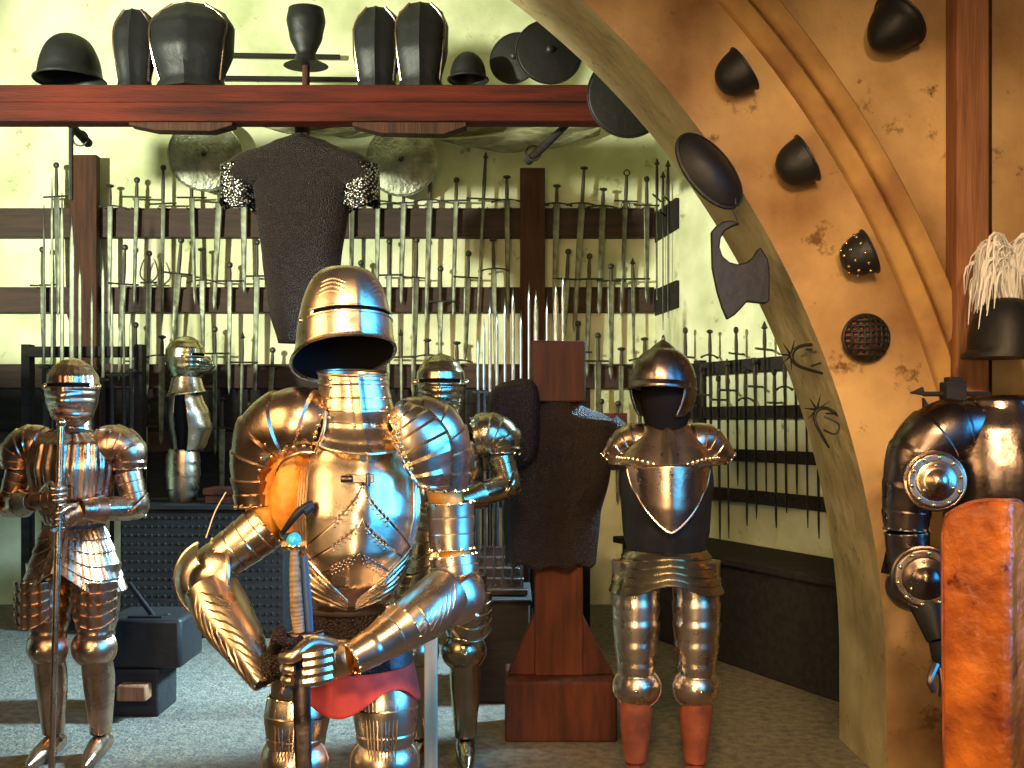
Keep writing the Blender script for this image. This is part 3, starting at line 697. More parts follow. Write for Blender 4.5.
def helm_armet(root, c, hd, mt, r=.112, H=.29, flutes=0, beak=.04):
    R = rotz(hd); c = V(c)
    T = [(0,.60), (.06,.64), (.16,.80), (.34,.97), (.55,1.05), (.72,1.0), (.86,.78), (.95,.46), (1,.03)]
    def base(a, t, g=0.0):
        k = tab(T, t)[0]*r+g
        ca, sa = math.cos(a), math.sin(a)
        k2 = k*(1+.03*math.exp(-(sa/.08)**2)*(t > .5))
        if flutes and t > .45: k2 *= 1+.012*math.sin(a*flutes)*min(1, (t-.45)*6)
        return R @ V((k2*sa*.93, -k2*ca*(1.06 if ca > 0 else 1.14), t*H))+c
    def cut(u, t):
        a = (u*2*PI+PI) % (2*PI)-PI
        return abs(a) < .95 and .565 < t < .61
    hm = MB().grid(lambda u, v: base(2*PI*u, v), 96, 60, True, cut=cut).build('helmet', mt, root, thick=.003)
    MB().grid(lambda u, v: base(2*PI*u, v, -.006), 30, 16, True).build('lining', 'void', hm)  # black inner shell puts the dark behind the sight into its colour
    def vis(u, v):
        a = lerp(-1.35, 1.35, u); t = lerp(.10, .56, v); p = base(a, t, .006)
        pk = math.exp(-(a/.38)**2)*math.exp(-((t-.36)/.16)**2)*beak
        rid = .0045*abs(math.sin(v*PI*4.5))*math.cos(a)
        return p+R @ V((math.sin(a)*rid, -pk-math.cos(a)*rid, 0))
    MB().grid(vis, 48, 48).build('visor', mt, hm, thick=.003)
    for sgn in (-1, 1): MB().sph(base(sgn*1.45, .58, .006), .013, 10, 6).build('pivot', 'brass', hm)
    return hm
def frame(p0, p1):
    t = (V(p1)-V(p0)).normalized(); a = V((0,-1,0))-t*t.dot(V((0,-1,0)))
    if a.length < .05: a = V((1,0,0))-t*t.x
    a.normalize(); return t, a, t.cross(a)
def cannon(root, name, pts, rad, mt, lam=0, ld=.06, flutes=0, fd=.03, sq=1.0, n=36, sub=40, rim=True, rivets=0):
    """open limb plate: overlapping lames (saw) and flutes"""
    def mod(q, t):
        f_ = 1.0
        if lam: f_ += ld*saw(t, lam)-ld*.5
        if flutes: f_ += fd*math.sin(q*flutes)
        return f_
    mb = MB().sweep(pts, rad, n, sub, False, sq, (0,-1,0.01), mod)
    PP = catmull([list(p)+[r] for p, r in zip(pts, rad)], sub)
    if rivets:
        t, a, b = frame(PP[0][:3], PP[2][:3])
        for e, (i0, i1) in enumerate(((1, 3), (sub-1, sub-3))):
            for k in range(rivets):
                q = PI*2*k/rivets; t, a, b = frame(PP[i0][:3], PP[i1][:3])
                rr = PP[i0][3]*(1+ld*.4 if lam else 1.01)
                mb.mat(1).sph(V(PP[i0][:3])+a*(rr*math.cos(q))+b*(rr*sq*math.sin(q)), .004, 6, 4).mat(0)
    o = mb.build(name, [mt, 'brass'], root, thick=.003, sharp=30)
    return o
def hand(root, gc, gax, wrist, mt, flip=1, nm='gauntlet', sc=1.0, finger_mt=None):
    """fist closed round a grip: gc grip centre, gax grip axis (thumb end), wrist point"""
    gc, gax, wrist = V(gc), V(gax).normalized(), V(wrist)
    inn = (wrist-gc); inn -= gax*inn.dot(gax); inn.normalize()      # from the grip towards the wrist
    side = gax.cross(inn)*flip                                      # outer side (back of the hand)
    R0 = .032*sc
    kn = gc+inn*.03*sc+side*.042*sc
    g = MB().sweep([wrist, wrist.lerp(kn, .5)+side*.006, kn+inn*.012], [.034*sc, .040*sc, .041*sc], 20, 14, True, .62, tuple(gax))
    # overlapping metacarpal plates
    for q in range(3):
        p = wrist.lerp(kn, .35+.25*q)+side*.006*sc
        g.sweep([p-inn*.004, p-inn*.010*1], [.0425*sc, .040*sc], 20, 0, True, .66, tuple(gax))
    go = g.build(nm, mt, root, sharp=30)
    for i in range(4):
        o_ = gc+gax*(.0315-.021*i)*sc
        ln = (1.0, 1.08, 1.02, .85)[i]
        pts = []; rad = []
        for k in range(9):
            a = lerp(-.35, 3.3*ln, k/8)
            pts.append(o_+inn*(R0*math.cos(a+.5))+side*(R0*1.15*math.sin(a+1.0))*1.0)
            rad.append((.0118-.0004*k)*sc*(1.12 if k in (1, 4) else 1))
        f_ = MB().sweep([kn+gax*(.0315-.021*i)*sc]+pts[1:], [.0125*sc]+rad[1:], 10, 18)
        f_.build('finger', finger_mt or mt, go, sharp=60)
    tb = MB().sweep([wrist.lerp(kn, .45)+gax*.03*sc-side*.012*sc, gc+gax*.052*sc+inn*.018*sc-side*.02*sc, gc+gax*.036*sc-inn*.02*sc-side*.036*sc, gc+gax*.03*sc-inn*.036*sc-side*.012*sc], [.015*sc,.0145*sc,.013*sc,.0105*sc], 10, 14)
    tb.build('thumb', finger_mt or mt, go, sharp=60)
    return go
def couter(root, e, dirv, r, mt, wing=1.0, name='couter'):
    """elbow/knee cop with a fan wing; dirv points outwards from the joint"""
    e = V(e); n_ = V(dirv).normalized(); a = n_.cross(V((0,0,1)));
    if a.length < .1: a = n_.cross(V((1,0,0)))
    a.normalize(); b = n_.cross(a)
    def fn(u, v):
        q = 2*PI*u; bb = v*PI/2
        rr = r*math.cos(bb)*(1+.05*math.cos(q*2))*(1+.18*wing*(1-v)**3)
        return e+a*(rr*math.cos(q))+b*(rr*math.sin(q))+n_*(r*.95*math.sin(bb)-r*.25)
    mb = MB().grid(fn, 36, 18, True)
    mb.sweep([fn(k/36, 0) for k in range(37)], [.004]*37, 6)
    mb.mat(1).sph(e+n_*(r*.72), .008, 8, 6)
    return mb.build(name, [mt, 'brass'], root, thick=.003, sharp=40)
def torso_ring(T, z, a, cx=0, ridge=0.0, g=0.0, hd=0.0):
    hw, fr_, bk = tab(T, z); s_ = math.sin(a); c_ = math.cos(a)
    x = (hw+g)*(abs(c_)**.85)*(1 if c_ > 0 else -1)
    y = -(fr_+g)*s_ if s_ > 0 else -(bk+g)*s_
    if s_ > 0 and ridge: y -= ridge*math.exp(-((a-PI/2)/.16)**2)
    return rotz(hd) @ V((x+cx, y, z))
def suit(name, label, loc, rz=0, mt='steel_warm', helm=None, helmz=1.41, helmc=(0,0), hhd=0, arms=True, legs=True, fluted=False,
         sh=((-.21,.0,1.33), (.21,.0,1.33)), el=((-.30,.03,1.08), (.30,.03,1.08)), wr=((-.12,-.18,1.0), (.12,-.18,1.0)), leg_mt=None,
         hips=((-.10,0), (.10,0)), zw=.98, zs=1.37, T=None, under='darkleather', hold=None, hem=.66, tassets=True, kn=.47, extra=None, group='suits of armour', gorget_mt=None, pauld=None, lower_mt=None, fw=(.112,.165), breast_mt=None, fauld_mt=None):
    r = thing(name, label, 'suit of armour', loc, group, world=False, rz=rz)
    T = T or [(zw-.02,.105,.095,.08), (zw+.03,.12,.115,.09), (zw+.12,.155,.155,.115), (zw+.24,.175,.17,.125), (zw+.34,.165,.14,.115), (zs,.12,.10,.09), (zs+.03,.075,.075,.075)]
    z0, z1 = T[0][0], T[-1][0]-.012
    fl = (lambda a, z: .0045*math.sin(a*26)*(min(1, max(0, (z-z0)*12)))) if fluted else (lambda a, z: 0)
    MB().grid(lambda u, v: torso_ring(T, lerp(z0, z1, v), lerp(-.12, PI+.12, u), ridge=.012, g=fl(lerp(0, PI, u), lerp(z0, z1, v))), 90, 40).build('breastplate', breast_mt or mt, r, thick=.003, sharp=45)
    MB().grid(lambda u, v: torso_ring(T, lerp(z0, z1, v), lerp(PI-.05, 2*PI+.05, u), g=-.003), 40, 30).build('backplate', breast_mt or mt, r, thick=.003)
    MB().grid(lambda u, v: torso_ring(T, lerp(z0+.01, z1+.02, v), 2*PI*u, g=-.014), 24, 16, True, True, True).build('arming_doublet', under, r)
    # gorget
    zg = T[-1][0]-.02; tz = helmz+.02
    def gg(u, v):
        a = 2*PI*u; z = lerp(zg-.035, tz, v); rr = lerp(.125, .066, min(1, v*1.7)**.7)+.0035*saw(v, 4)
        return V((rr*math.cos(a), -rr*.9*math.sin(a), z-.02*(1-v)*max(0, math.sin(a))))
    MB().grid(gg, 48, 30, True).build('gorget', gorget_mt or mt, r, thick=.003, sharp=30)
    # fauld
    hm_ = hem
    def ff(u, v):
        a = 2*PI*u; z = lerp(z0+.01, hm_, v); k = lerp(fw[0], .205 if fluted else fw[1], v**.8)
        arch = (.10 if fw[1] < .2 else .05)*max(0, math.sin(a))**8*v
        rr = k+.007*(1-saw(v, 5))+(.003*math.sin(a*40) if fluted else 0)
        return V((rr*math.cos(a), -rr*.88*math.sin(a), z+arch))
    MB().grid(ff, 120, 40, True).build('fauld', fauld_mt or mt, r, thick=.003, sharp=30)
    MB().sweep([V((.112*math.cos(q*PI/16), -.1*math.sin(q*PI/16), z0+.012)) for q in range(33)], [.009]*33, 8, up=(0,0,1)).build('belt', 'darkleather', r)
    for i, s_ in enumerate((-1, 1)):
        S_, E_, W_ = V(sh[i]), V(el[i]), V(wr[i]); hx, hy = hips[i]
        # pauldron
        pr = pauld or (.075, .088, .078, .062)
        pm_ = [S_+V((-s_*.085,.0,.012)), S_+V((-s_*.03,0,.022)), S_+V((s_*.025,0,-.005)), S_.lerp(E_, .32)+V((s_*.012,0,0))]
        cannon(r, 'pauldron', pm_, pr, mt, lam=6, ld=.07, flutes=14 if fluted else 0, fd=.015, rivets=8)
        if arms:
            MB().sweep([S_, S_.lerp(E_, .5), E_, E_.lerp(W_, .5), W_], [.05,.045,.036,.034,.028], 14, 16).build('arming_sleeve', under, r)
            cannon(r, 'rerebrace', [S_.lerp(E_, .38), S_.lerp(E_, .65), S_.lerp(E_, .92)], (.056,.053,.048), mt, lam=3, ld=.05)
            out = (E_-S_.lerp(W_, .5)); out = out.normalized()+V((0,-.2,0))
            couter(r, E_, out, .062, mt)
            cannon(r, 'vambrace', [E_.lerp(W_, .14), E_.lerp(W_, .5), E_.lerp(W_, .95)], (.050,.046,.032), mt, flutes=8 if fluted else 0)
            cannon(r, 'gauntlet_cuff', [E_.lerp(W_, .62), E_.lerp(W_, .8), E_.lerp(W_, 1.02)], (.056,.046,.036), mt, lam=2, ld=.05)
            if hold is not None:
                hc = V(hold[i]); hand(r, hc, hold[2], W_, mt, flip=s_)
        if legs:
            K = V((hx*1.0, hy-.02, kn)); Hh = V((hx, hy, hm_+.12)); An = V((hx, hy+.03, .10))
            if tassets and tassets != 'none':
                def tt(u, v, s_=s_, hx=hx, hy=hy):
                    a = lerp(-.95, .95, u); rr = .105; z = lerp(hm_+.06, hm_-.13+.05*abs(a)**2, v)
                    k = 1 if v < .9 else 1
                    return V((hx*1.15+rr*math.sin(a+s_*.25), hy-.035-rr*math.cos(a+s_*.25)-.01*saw(v, 4)+(.003*math.sin(a*16) if fluted else 0), z))
                MB().grid(tt, 36, 40).build('tasset', mt, r, thick=.003, sharp=30)
            lm = leg_mt or mt; lo = lower_mt or lm
            cannon(r, 'cuisse', [Hh, Hh.lerp(K, .5), Hh.lerp(K, .92)], (.090,.088,.068), lm, lam=6, ld=.05, flutes=12 if fluted else 0, fd=.012)
            couter(r, K+V((0,-.03,0)), (s_*.12, -1, 0), .072, lm, name='poleyn')
            MB().sweep([Hh, K, An], [.07,.048,.028], 12, 10).build('leg_padding', under, r)
            cannon(r, 'greave', [K+V((0,0,-.03)), K.lerp(An, .4)+V((0,.012,0)), An], (.058,.062,.042), lo, flutes=0)
            MB().sweep([An+V((0,.04,-.045)), An+V((0,-.02,-.05)), An+V((s_*.01,-.13,-.068)), An+V((s_*.015,-.2,-.08))], [.042,.045,.035,.012], 16, 16, sq=.9, mod=lambda q, t: 1+.06*saw(t, 6)).build('sabaton', lo, r, sharp=30)
    return r

# ---- left knight (fluted, warm)
dL = 4.2
lx = xpx(74, dL)
def loc_(px, py, d, root): p = P(px, py, d); return p-V(root)
RL = (lx, dL, 0)
wL = loc_(64, 497, 4.0, RL); wR = loc_(100, 505, 4.0, RL)
sL = suit('fluted_armour', 'fluted copper-toned suit of armour at the left edge, holding a long staff', RL, 0, 'steel_warm', fluted=True, helmz=1.40,
     sh=((-.20,0,1.29), (.20,0,1.29)), el=((-.27,.0,1.06), (.265,.0,1.05)), wr=((-.10,-.16,1.09), (.11,-.17,1.06)), zw=.985, zs=1.35,
     hold=((.035,-.235,1.115), (.05,-.245,1.02), (0,0,1)), hem=.70)
helm_armet(sL, (0,-.01,1.395), .12, 'steel_warm', r=.105, H=.285, flutes=22, beak=.03)
o = MB().sweep([V(RL)+V((.055,-.240,1.40)), V(RL)+V((.045,-.24,1.06)), V(RL)+V((.02,-.25,.012))], [.013,.014,.012], 10).sph(V(RL)+V((.055,-.24,1.41)), .02).build('staff', 'steel_brown')
tag(o, 'long slim staff held upright by the fluted knight at left', 'staff')
# ---- middle knight behind the main one
dK = 4.15; RK = (xpx(441, dK), dK, 0)
sK = suit('yellow_lit_armour', 'yellowish steel suit of armour standing behind the main knight', RK, .0, 'steel_olive', helmz=1.41,
     sh=((-.225,0,1.335), (.225,0,1.335)), el=((-.29,.0,1.10), (.285,-.02,1.15)), wr=((-.10,-.14,1.09), (.09,-.19,1.10)), zw=.985, zs=1.37, pauld=(.078,.095,.088,.066),
     hold=((-.02,-.24,1.12), (.02,-.24,1.12), (1,0,0)))
helm_armet(sK, (0,-.01,1.41), 0.0, 'steel_olive', r=.104, H=.285, beak=.015)
# ---- right knight with open burgonet
dN = 3.9; RN = (xpx(664, dN), dN-.05, 0)
sN = suit('open_helmet_armour', 'brown steel suit with pointed open helmet and no arms, standing before the arch', RN, -.05, 'steel_brown', helmz=1.37,
     arms=False, sh=((-.16,0,1.315), (.175,0,1.315)), el=((-.33,.02,1.17), (.36,.02,1.17)), zw=.955, zs=1.34, pauld=(.07,.07,.05,.026),
     T=[(.915,.15,.10,.08), (1.0,.165,.13,.1), (1.08,.17,.155,.115), (1.18,.18,.165,.125), (1.28,.17,.14,.115), (1.34,.12,.10,.09), (1.37,.075,.075,.075)],
     hem=.76, tassets='none', kn=.40, under='redleather', lower_mt='redleather', hips=((-.115,0), (.115,0)), fw=(.15,.215), breast_mt='black', fauld_mt='steel_olive', leg_mt='steel')
# face block and helmet
MB().sweep([V((0,0,1.33)), V((0,-.01,1.42)), V((0,-.015,1.52)), V((0,0,1.62))], [.06,.085,.10,.07], 20, 16).build('head_form', 'void', sN)
def brg(u, v):
    a = 2*PI*u; ca, sa = math.cos(a), math.sin(a); b = v*PI/2*.99; s_ = math.cos(b)**.8; h = math.sin(b)
    s_ *= 1+.05*math.exp(-(sa/.1)**2)*(.3+.7*v)
    z = 1.565+h*.135+.03*max(0, 1-s_*2.5)-.02*(1-v)*(1-ca)
    return rotz(-.35) @ V((.127*s_*sa, -.14*s_*ca-.005, z))+V((-.01,0,0))
hm = MB().grid(brg, 60, 30, True, cap1=True).build('helmet', 'steel_dark', sN, thick=.003)
MB().grid(lambda u, v: brg(lerp(-.19, .19, u), 0)+V((0, -.055*v*math.cos(lerp(-1.2, 1.2, u)), .008-.022*v)) , 24, 6).sweep([brg(lerp(-.19, .19, k/24), 0)+V((0,-.055*math.cos(lerp(-1.2, 1.2, k/24)),-.014)) for k in range(25)], [.005]*25, 6).build('peak', 'steel_dark', hm, thick=.003)
for s_ in (-1, 1):
    MB().grid(lambda u, v, s_=s_: brg(s_*lerp(.15, .42, u)+0*v, 0)+V((-s_*.035*v**2, 0, -.125*v*(1-.3*u))), 14, 12).build('cheek_piece', 'steel_dark', hm, thick=.003)
MB().sph((-.01,0,1.728), (.008,.008,.02), 8, 6).build('finial', 'steel_dark', hm)
# flared collar plates and scalloped edge
def coll(u, v):
    a = lerp(-.1, PI+.1, u); rr = lerp(.085, .20, v**.9); z = lerp(1.405, 1.255-.035*math.sin(a)**8, v)
    return V((rr*math.cos(a)*1.08, -(rr*.72+.035*v)*math.sin(a)-.018*math.exp(-((a-PI/2)/.12)**2), z))
mb = MB().grid(coll, 60, 20)
for k in range(25):
    q = lerp(.12, .88, k/24); mb.mat(1).sph(coll(q, .86)+V((0,-.003,0)), .006, 6, 4)
mb.mat(0).sweep([coll(k/40, 1) for k in range(41)], [.004]*41, 6).build('collar', ['steel_brown', 'brass'], sN, thick=.003)
# pointed breast panel over the dark lower plate
TP = [(0.9,.14,.13,.1), (1.0,.15,.148,.1), (1.1,.168,.162,.11), (1.3,.172,.165,.11)]
def bp_(u, v):
    k = lerp(-1, 1, u); zb = 1.005+.15*abs(k)**1.3; zt = 1.255-.01*abs(k)
    z = lerp(zb, zt, v); wd = lerp(.80, 1.12, v**.6)
    return torso_ring(TP, z, PI/2-k*wd)+V((0, -.012-.03*math.exp(-(k/.10)**2)*0-.022*(1-min(1, abs(k)*1.2)), 0))
bp = MB().grid(bp_, 50, 30).build('breast_panel', 'steel_brown', sN, thick=.004, sharp=45)
edge_pts = [bp_(0, 1-k/12) for k in range(13)]+[bp_(k/24, 0) for k in range(1, 25)]+[bp_(1, k/12) for k in range(1, 13)]+[bp_(1-k/24, 1) for k in range(1, 25)]
MB().sweep([p+V((0,-.002,0)) for p in edge_pts], [.004]*len(edge_pts), 6).build('breast_trim', 'steel_brown', bp)
MB().sweep([V((math.cos(t*PI/8)*.018+.02, -.135, .885+math.sin(t*PI/8)*.018)) for t in range(17)], [.004]*17, 6).build('buckle', 'brass', sN)
# small armour behind its shoulder
# ---- back-left half armour on the studded chest, in profile
dH = 6.75; RH = V((xpx(186, dH), dH, zpy(505, dC)+.001)); kk = dH/F
sH = thing('half_armour', 'half armour with beaked helmet in profile, standing on the studded chest', 'suit of armour', RH, 'suits of armour', world=False)
def Lh(px, py): return V(((px-186)*kk, 0, (505-py)*kk*1.0))
hd = PI/2
T = [(.34,.10,.10,.085), (.40,.11,.13,.09), (.50,.135,.165,.11), (.60,.15,.145,.12), (.70,.14,.10,.11), (.76,.09,.07,.08)]
MB().grid(lambda u, v: torso_ring(T, lerp(.345, .74, v), lerp(.35, PI-.35, u), ridge=.012, hd=hd), 50, 30).build('breastplate', 'steel', sH, thick=.004)
MB().grid(lambda u, v: torso_ring(T, lerp(.345, .75, v), lerp(-.3, -PI+.3, u), hd=hd), 40, 24).build('backplate', 'steel_dark', sH, thick=.004)
MB().grid(lambda u, v: torso_ring(T, lerp(.345, .75, v), 2*PI*u, g=-.012, hd=hd), 24, 16, True, True, True).build('torso_form', 'void', sH)
MB().grid(lambda u, v: V(((lerp(.085, .11, math.sin(v*PI*.8))+.006*saw(v, 4))*math.cos(2*PI*u)-.02, (lerp(.08, .10, math.sin(v*PI*.8)))*math.sin(2*PI*u), .0+.355*v)), 40, 36, True, cap0=True).build('fauld', 'steel', sH, thick=.003, sharp=30)
MB().grid(lambda u, v: V((lerp(.135, .092, v**.6)*math.cos(2*PI*u), lerp(.12, .085, v**.6)*math.sin(2*PI*u), .72+.13*v+.02*math.cos(2*PI*u))), 32, 12, True).build('gorget', 'steel', sH, thick=.004)
hm = helm_armet(sH, (.0,0,.80), hd, 'steel_olive', r=.115, H=.32, beak=.07)

# ------------------------------------------------------------------ main knight
dW = 2.8; RW = V((xpx(350, dW), dW, 0))
def Lw(px, py, dy=0.0): d = dW+dy; return P(px, py, d)-RW
W = thing('gothic_armour', 'large polished gothic suit of armour in front, hands resting on a sword', 'suit of armour', RW, 'suits of armour', world=False)
# head
helm_sallet(W, Lw(345, 338, 0), .50, w=.134, top=.198, tail=.115, mt='steel', front=.128, flare=1.15)
# gorget / bevor
Tg = [(0,.150,.172,-.0), (.12,.136,.150,0), (.3,.118,.118,0), (.55,.103,.095,0), (.8,.096,.093,0), (1,.094,.092,0)]
def gor(u, v):
    a = 2*PI*u; rx, ry, _ = tab(Tg, v); z = lerp(zpy(452, dW), zpy(373, dW), v); s_ = math.sin(a)
    r_ = 1+.022*(saw((v-.35)/.65, 4) if v > .35 else 0)
    ridge = .012*math.exp(-((a-PI/2)/.12)**2)
    p = rotz(.28) @ V((rx*r_*math.cos(a), -(ry*r_*s_ if s_ > 0 else ry*s_*.8)-ridge, 0))
    cx = lerp(360, 353, v); zz_ = z+(1-v)**3*(.05*(1-max(0, s_))) + (.012*(-s_) if v > .9 else 0)
    return V(((cx-350)*.0028+p.x, p.y-.005, zz_))
mb = MB().grid(gor, 96, 60, True)
for q in range(2):
    for s_ in (-1, 1):
        for k in range(5): mb.mat(1).sph(gor(.25+s_*(.13+.004*q), .42+.13*k)+V((0,-.002,0)), .0035, 6, 4)
mb.mat(0)
go = mb.build('bevor', ['steel', 'brass'], W, thick=.003, sharp=30)
MB().sweep([gor(k/64, 1) for k in range(65)], [.0045]*65, 8).sweep([gor(k/64, 0) for k in range(65)], [.0035]*65, 8).build('edge_roll', 'steel', go)
for q in (.20, .28): MB().sph(gor(q, .33), .006, 8, 6).build('rivet', 'brass', go)
# torso
zp = lambda py: zpy(py, dW)
TW = [(zp(606),.098,.090,.080), (zp(596),.112,.125,.09), (zp(575),.138,.165,.10), (zp(545),.162,.190,.115), (zp(510),.176,.190,.125), (zp(475),.172,.165,.125), (zp(450),.155,.135,.115), (zp(432),.11,.10,.10)]
def cxw(z): return tab([(zp(606), -.006), (zp(510), .02), (zp(440), .028)], z)[0]
def tw(a, z, g=0.0, ridge=.010): 
    p = torso_ring(TW, z, a, ridge=ridge, g=g, hd=.22); p.x += cxw(z); return p
zb_, zt_ = zp(606), zp(434)
bo = MB().grid(lambda u, v: tw(lerp(-.1, PI+.1, u), lerp(zb_, zt_, v)), 110, 70).build('breastplate', 'steel', W, thick=.003, sharp=45)
MB().grid(lambda u, v: tw(lerp(PI-.06, 2*PI+.06, u), lerp(zb_, zt_+.02, v), -.004, 0), 40, 30).build('backplate', 'steel_brown', W, thick=.003)
MB().grid(lambda u, v: tw(2*PI*u, lerp(zb_+.005, zt_+.02, v), -.016, 0), 30, 20, True, True, True).build('arming_doublet', 'leather', W)
# plackart: three pointed layers rising to the centre
for L_ in range(3):
    lo = zb_+.004; 
    def top_(a, L_=L_):
        x = abs(a-PI/2)/(PI/2)
        return lerp(zp(478+L_*32), zp(556+L_*11), min(1, x*1.15)**.55)
    MB().grid(lambda u, v, L_=L_: tw(lerp(.12, PI-.12, u), lerp(lo, top_(lerp(.12, PI-.12, u)), v), .0035*(L_+1)), 90, 30).build('plackart_plate', 'steel', bo, thick=.0015, sharp=50)
    ed = MB()
    ed.mat(1).sweep([tw(lerp(.12, PI-.12, k/80), top_(lerp(.12, PI-.12, k/80)), .0035*(L_+1)-.0005) for k in range(81)], [.0034]*81, 6).mat(0)  # dark steel line stands in for the shadow along each plate edge
    # fretted (pierced trefoil) border
    for k in range(-6, 7):
        if k == 0 and L_: continue
        a = PI/2+k*.055; z = top_(a)-.004
        for (da, dz) in ((0,.010), (-.018,0), (.018,0), (0,-.012)):
            ed.mat(1).sph(tw(a+da, z+dz, .0035*(L_+1)+.0015), .0034, 6, 4)
        ed.mat(0)
    ed.build('fretted_shadow_edge', ['steel', 'steel_dark'], bo)
# side flutes
fl = MB()
for s_ in (-1, 1):
    for q in range(5):
        fl.sweep([tw(PI/2+s_*(1.0+.09*q-.2*t/12+.12*(t/12)**2), lerp(zp(575), zp(462), t/12), .001) for t in range(13)], [.0032*math.sin(PI*(t+.6)/13.2)+.0006 for t in range(13)], 6)
    for q in range(6):
        fl.sweep([tw(PI/2+s_*lerp(.06, .95, t/12), lerp(zp(601-q*2), zp(588-q*9), (t/12)), .012) for t in range(13)], [.0028*math.sin(PI*(t+.6)/13.2)+.0006 for t in range(13)], 6)
fl.build('flutes', 'steel', bo)
# lance rest / hinge
hc = tw(PI/2+.02, zp(475), .012)
MB().box(hc.x-.04, hc.x+.035, hc.y-.008, hc.y+.006, hc.z-.010, hc.z+.012).cyl(hc+V((-.05,-.008,.0)), hc+V((-.02,-.012,.0)), .010).cyl(hc+V((.02,-.01,.015)), hc+V((.02,-.01,-.018)), .006).build('hinge', 'steel_dark', bo, bevel=.002)
lr = tw(PI/2+.85, zp(508), .02)
MB().sweep([lr+V((.03,-.005,.03)), lr+V((.0,-.02,.01)), lr+V((-.025,-.02,-.02)), lr+V((-.05,0,-.05))], [.007,.011,.009,.007], 12, 12).cyl(lr+V((.03,-.005,.02)), lr+V((.01,-.018,.005)), .011).build('lance_rest', 'black', bo)
# belt and mail skirt, red cloth
MB().sweep([V((cxw(zb_)+.108*math.cos(q*PI/20), -.10*math.sin(q*PI/20), zb_+.0)) for q in range(41)], [.013]*41, 10, sq=.5, up=(0,0,1)).build('belt', 'darkleather', W)
def sk(u, v):
    a = 2*PI*u; z = lerp(zb_-.005, .715, v); rr = lerp(.105, .165, v**.8)+.006*math.sin(a*9)*v
    return V((rr*math.cos(a), -rr*.85*math.sin(a), z))
MB().grid(sk, 70, 20, True).build('mail_skirt', 'mail', W, thick=.004)
def rc(u, v):
    a = 2*PI*u; front = max(0, math.sin(a)); zlow = .655+.0*a
    ph = abs(math.sin((a-PI/2)*1.0)); dip = .028*math.cos((a-PI/2)*4)
    z = lerp(.745, .67-dip*1.1, v); rr = .172+.02*v
    return V((rr*math.cos(a)*1.02, -rr*.95*math.sin(a)-.01*v*front, z))
MB().grid(rc, 80, 10, True).build('red_cloth_band', 'red', W, thick=.004)
# left (viewer) arm
SH = Lw(268, 440); ELv = Lw(207, 574, -.03); WRl = Lw(262, 672, -.20)
gp = MB()
pl = cannon(W, 'pauldron', [Lw(322,432,-.035), Lw(298,425,-.035), Lw(270,436,-.02), Lw(256,463,-.01), Lw(255,488,0), Lw(256,506,0)], [.082,.104,.096,.070,.060,.056], 'steel_brown', lam=7, ld=.085, sub=84, rivets=12, n=48)
def edge(path, r_=.004): return MB().sweep(path, [r_]*len(path), 6, 30)
MB().sweep([Lw(326,412,-.115), Lw(323,432,-.135), Lw(315,453,-.13)], [.005]*3, 8, 12).sweep([Lw(315,453,-.13), Lw(297,454,-.135), Lw(281,464,-.11), Lw(276,480,-.08), Lw(276,498,-.06)], [.005]*5, 8, 20).build('edge_roll', 'steel', pl)
rv = MB()
for (x_, y_, q) in ((321,415,-.115), (319,425,-.13), (315,437,-.135), (304,446,-.138), (294,447,-.135), (284,451,-.125), (272,457,-.1), (266,444,-.115), (262,458,-.09), (260,470,-.075), (260,482,-.068)):
    rv.sph(Lw(x_, y_, q), .0055, 8, 6)
rv.build('rivets', 'brass', pl)
MB().sweep([Lw(288,446,-.01), Lw(272,480,0), Lw(262,508,0), Lw(262,530,-.01), ELv], [.07,.052,.046,.044,.036], 20, 24).build('arming_sleeve', 'leather', W)
MB().sweep([Lw(292,455,-.06), Lw(288,480,-.07), Lw(286,510,-.07), Lw(290,530,-.06)], [.036,.040,.040,.024], 20, 20, mod=lambda q, t: 1+.07*math.sin(q*5+t*9)).build('armpit_leather', 'leather', W)
cannon(W, 'rerebrace', [Lw(268,524,-.012), Lw(248,540,-.02), Lw(224,557,-.026)], [.066,.064,.058], 'steel', lam=4, ld=.035, rivets=12, n=44, sub=48)
co = couter(W, Lw(210,574,-.03), (-.75,-.45,.05), .086, 'steel')
# fan wing of the elbow
def wing(u, v):
    q = lerp(-1.5, 1.15, u); r_ = lerp(.055, .115, v)
    c_ = Lw(213, 580, -.07)
    return c_+V((-r_*math.cos(q)*.92, -.045+.055*v*v+.02*math.cos(q*3)*v*0, r_*math.sin(q)*.95))
MB().grid(wing, 30, 14).sweep([wing(k/30, 1) for k in range(31)], [.0045]*31, 8).build('wing', 'steel', co, thick=.003)
va = cannon(W, 'vambrace', [Lw(213,592,-.055), Lw(226,618,-.10), Lw(246,650,-.16), Lw(264,684,-.20)], [.088,.088,.066,.036], 'steel', n=48, sub=44, sq=.8)
ff_ = MB()
axp = [Lw(213,592,-.055), Lw(226,618,-.10), Lw(246,650,-.16), Lw(264,684,-.20)]
PP = catmull([list(p)+[r] for p, r in zip(axp, [.088,.088,.066,.036])], 44)
def van(i, q, g=1.012):
    i = max(0, min(44, i)); a0, a1 = PP[max(i-1, 0)][:3], PP[min(i+1, 44)][:3]; t, a, b = frame(a0, a1)
    return V(PP[i][:3])+a*(PP[i][3]*g*math.cos(q))+b*(PP[i][3]*g*.8*math.sin(q))
for q in range(9):
    for sg in (-1, 1):
        ff_.sweep([van(int(6+q*4+t*1.6), sg*.14*t*.9, 1.0) for t in range(9)], [.0036*math.sin(PI*(t+.6)/9.2)+.0008 for t in range(9)], 6)
ff_.build('chevron_flutes', 'steel', va)
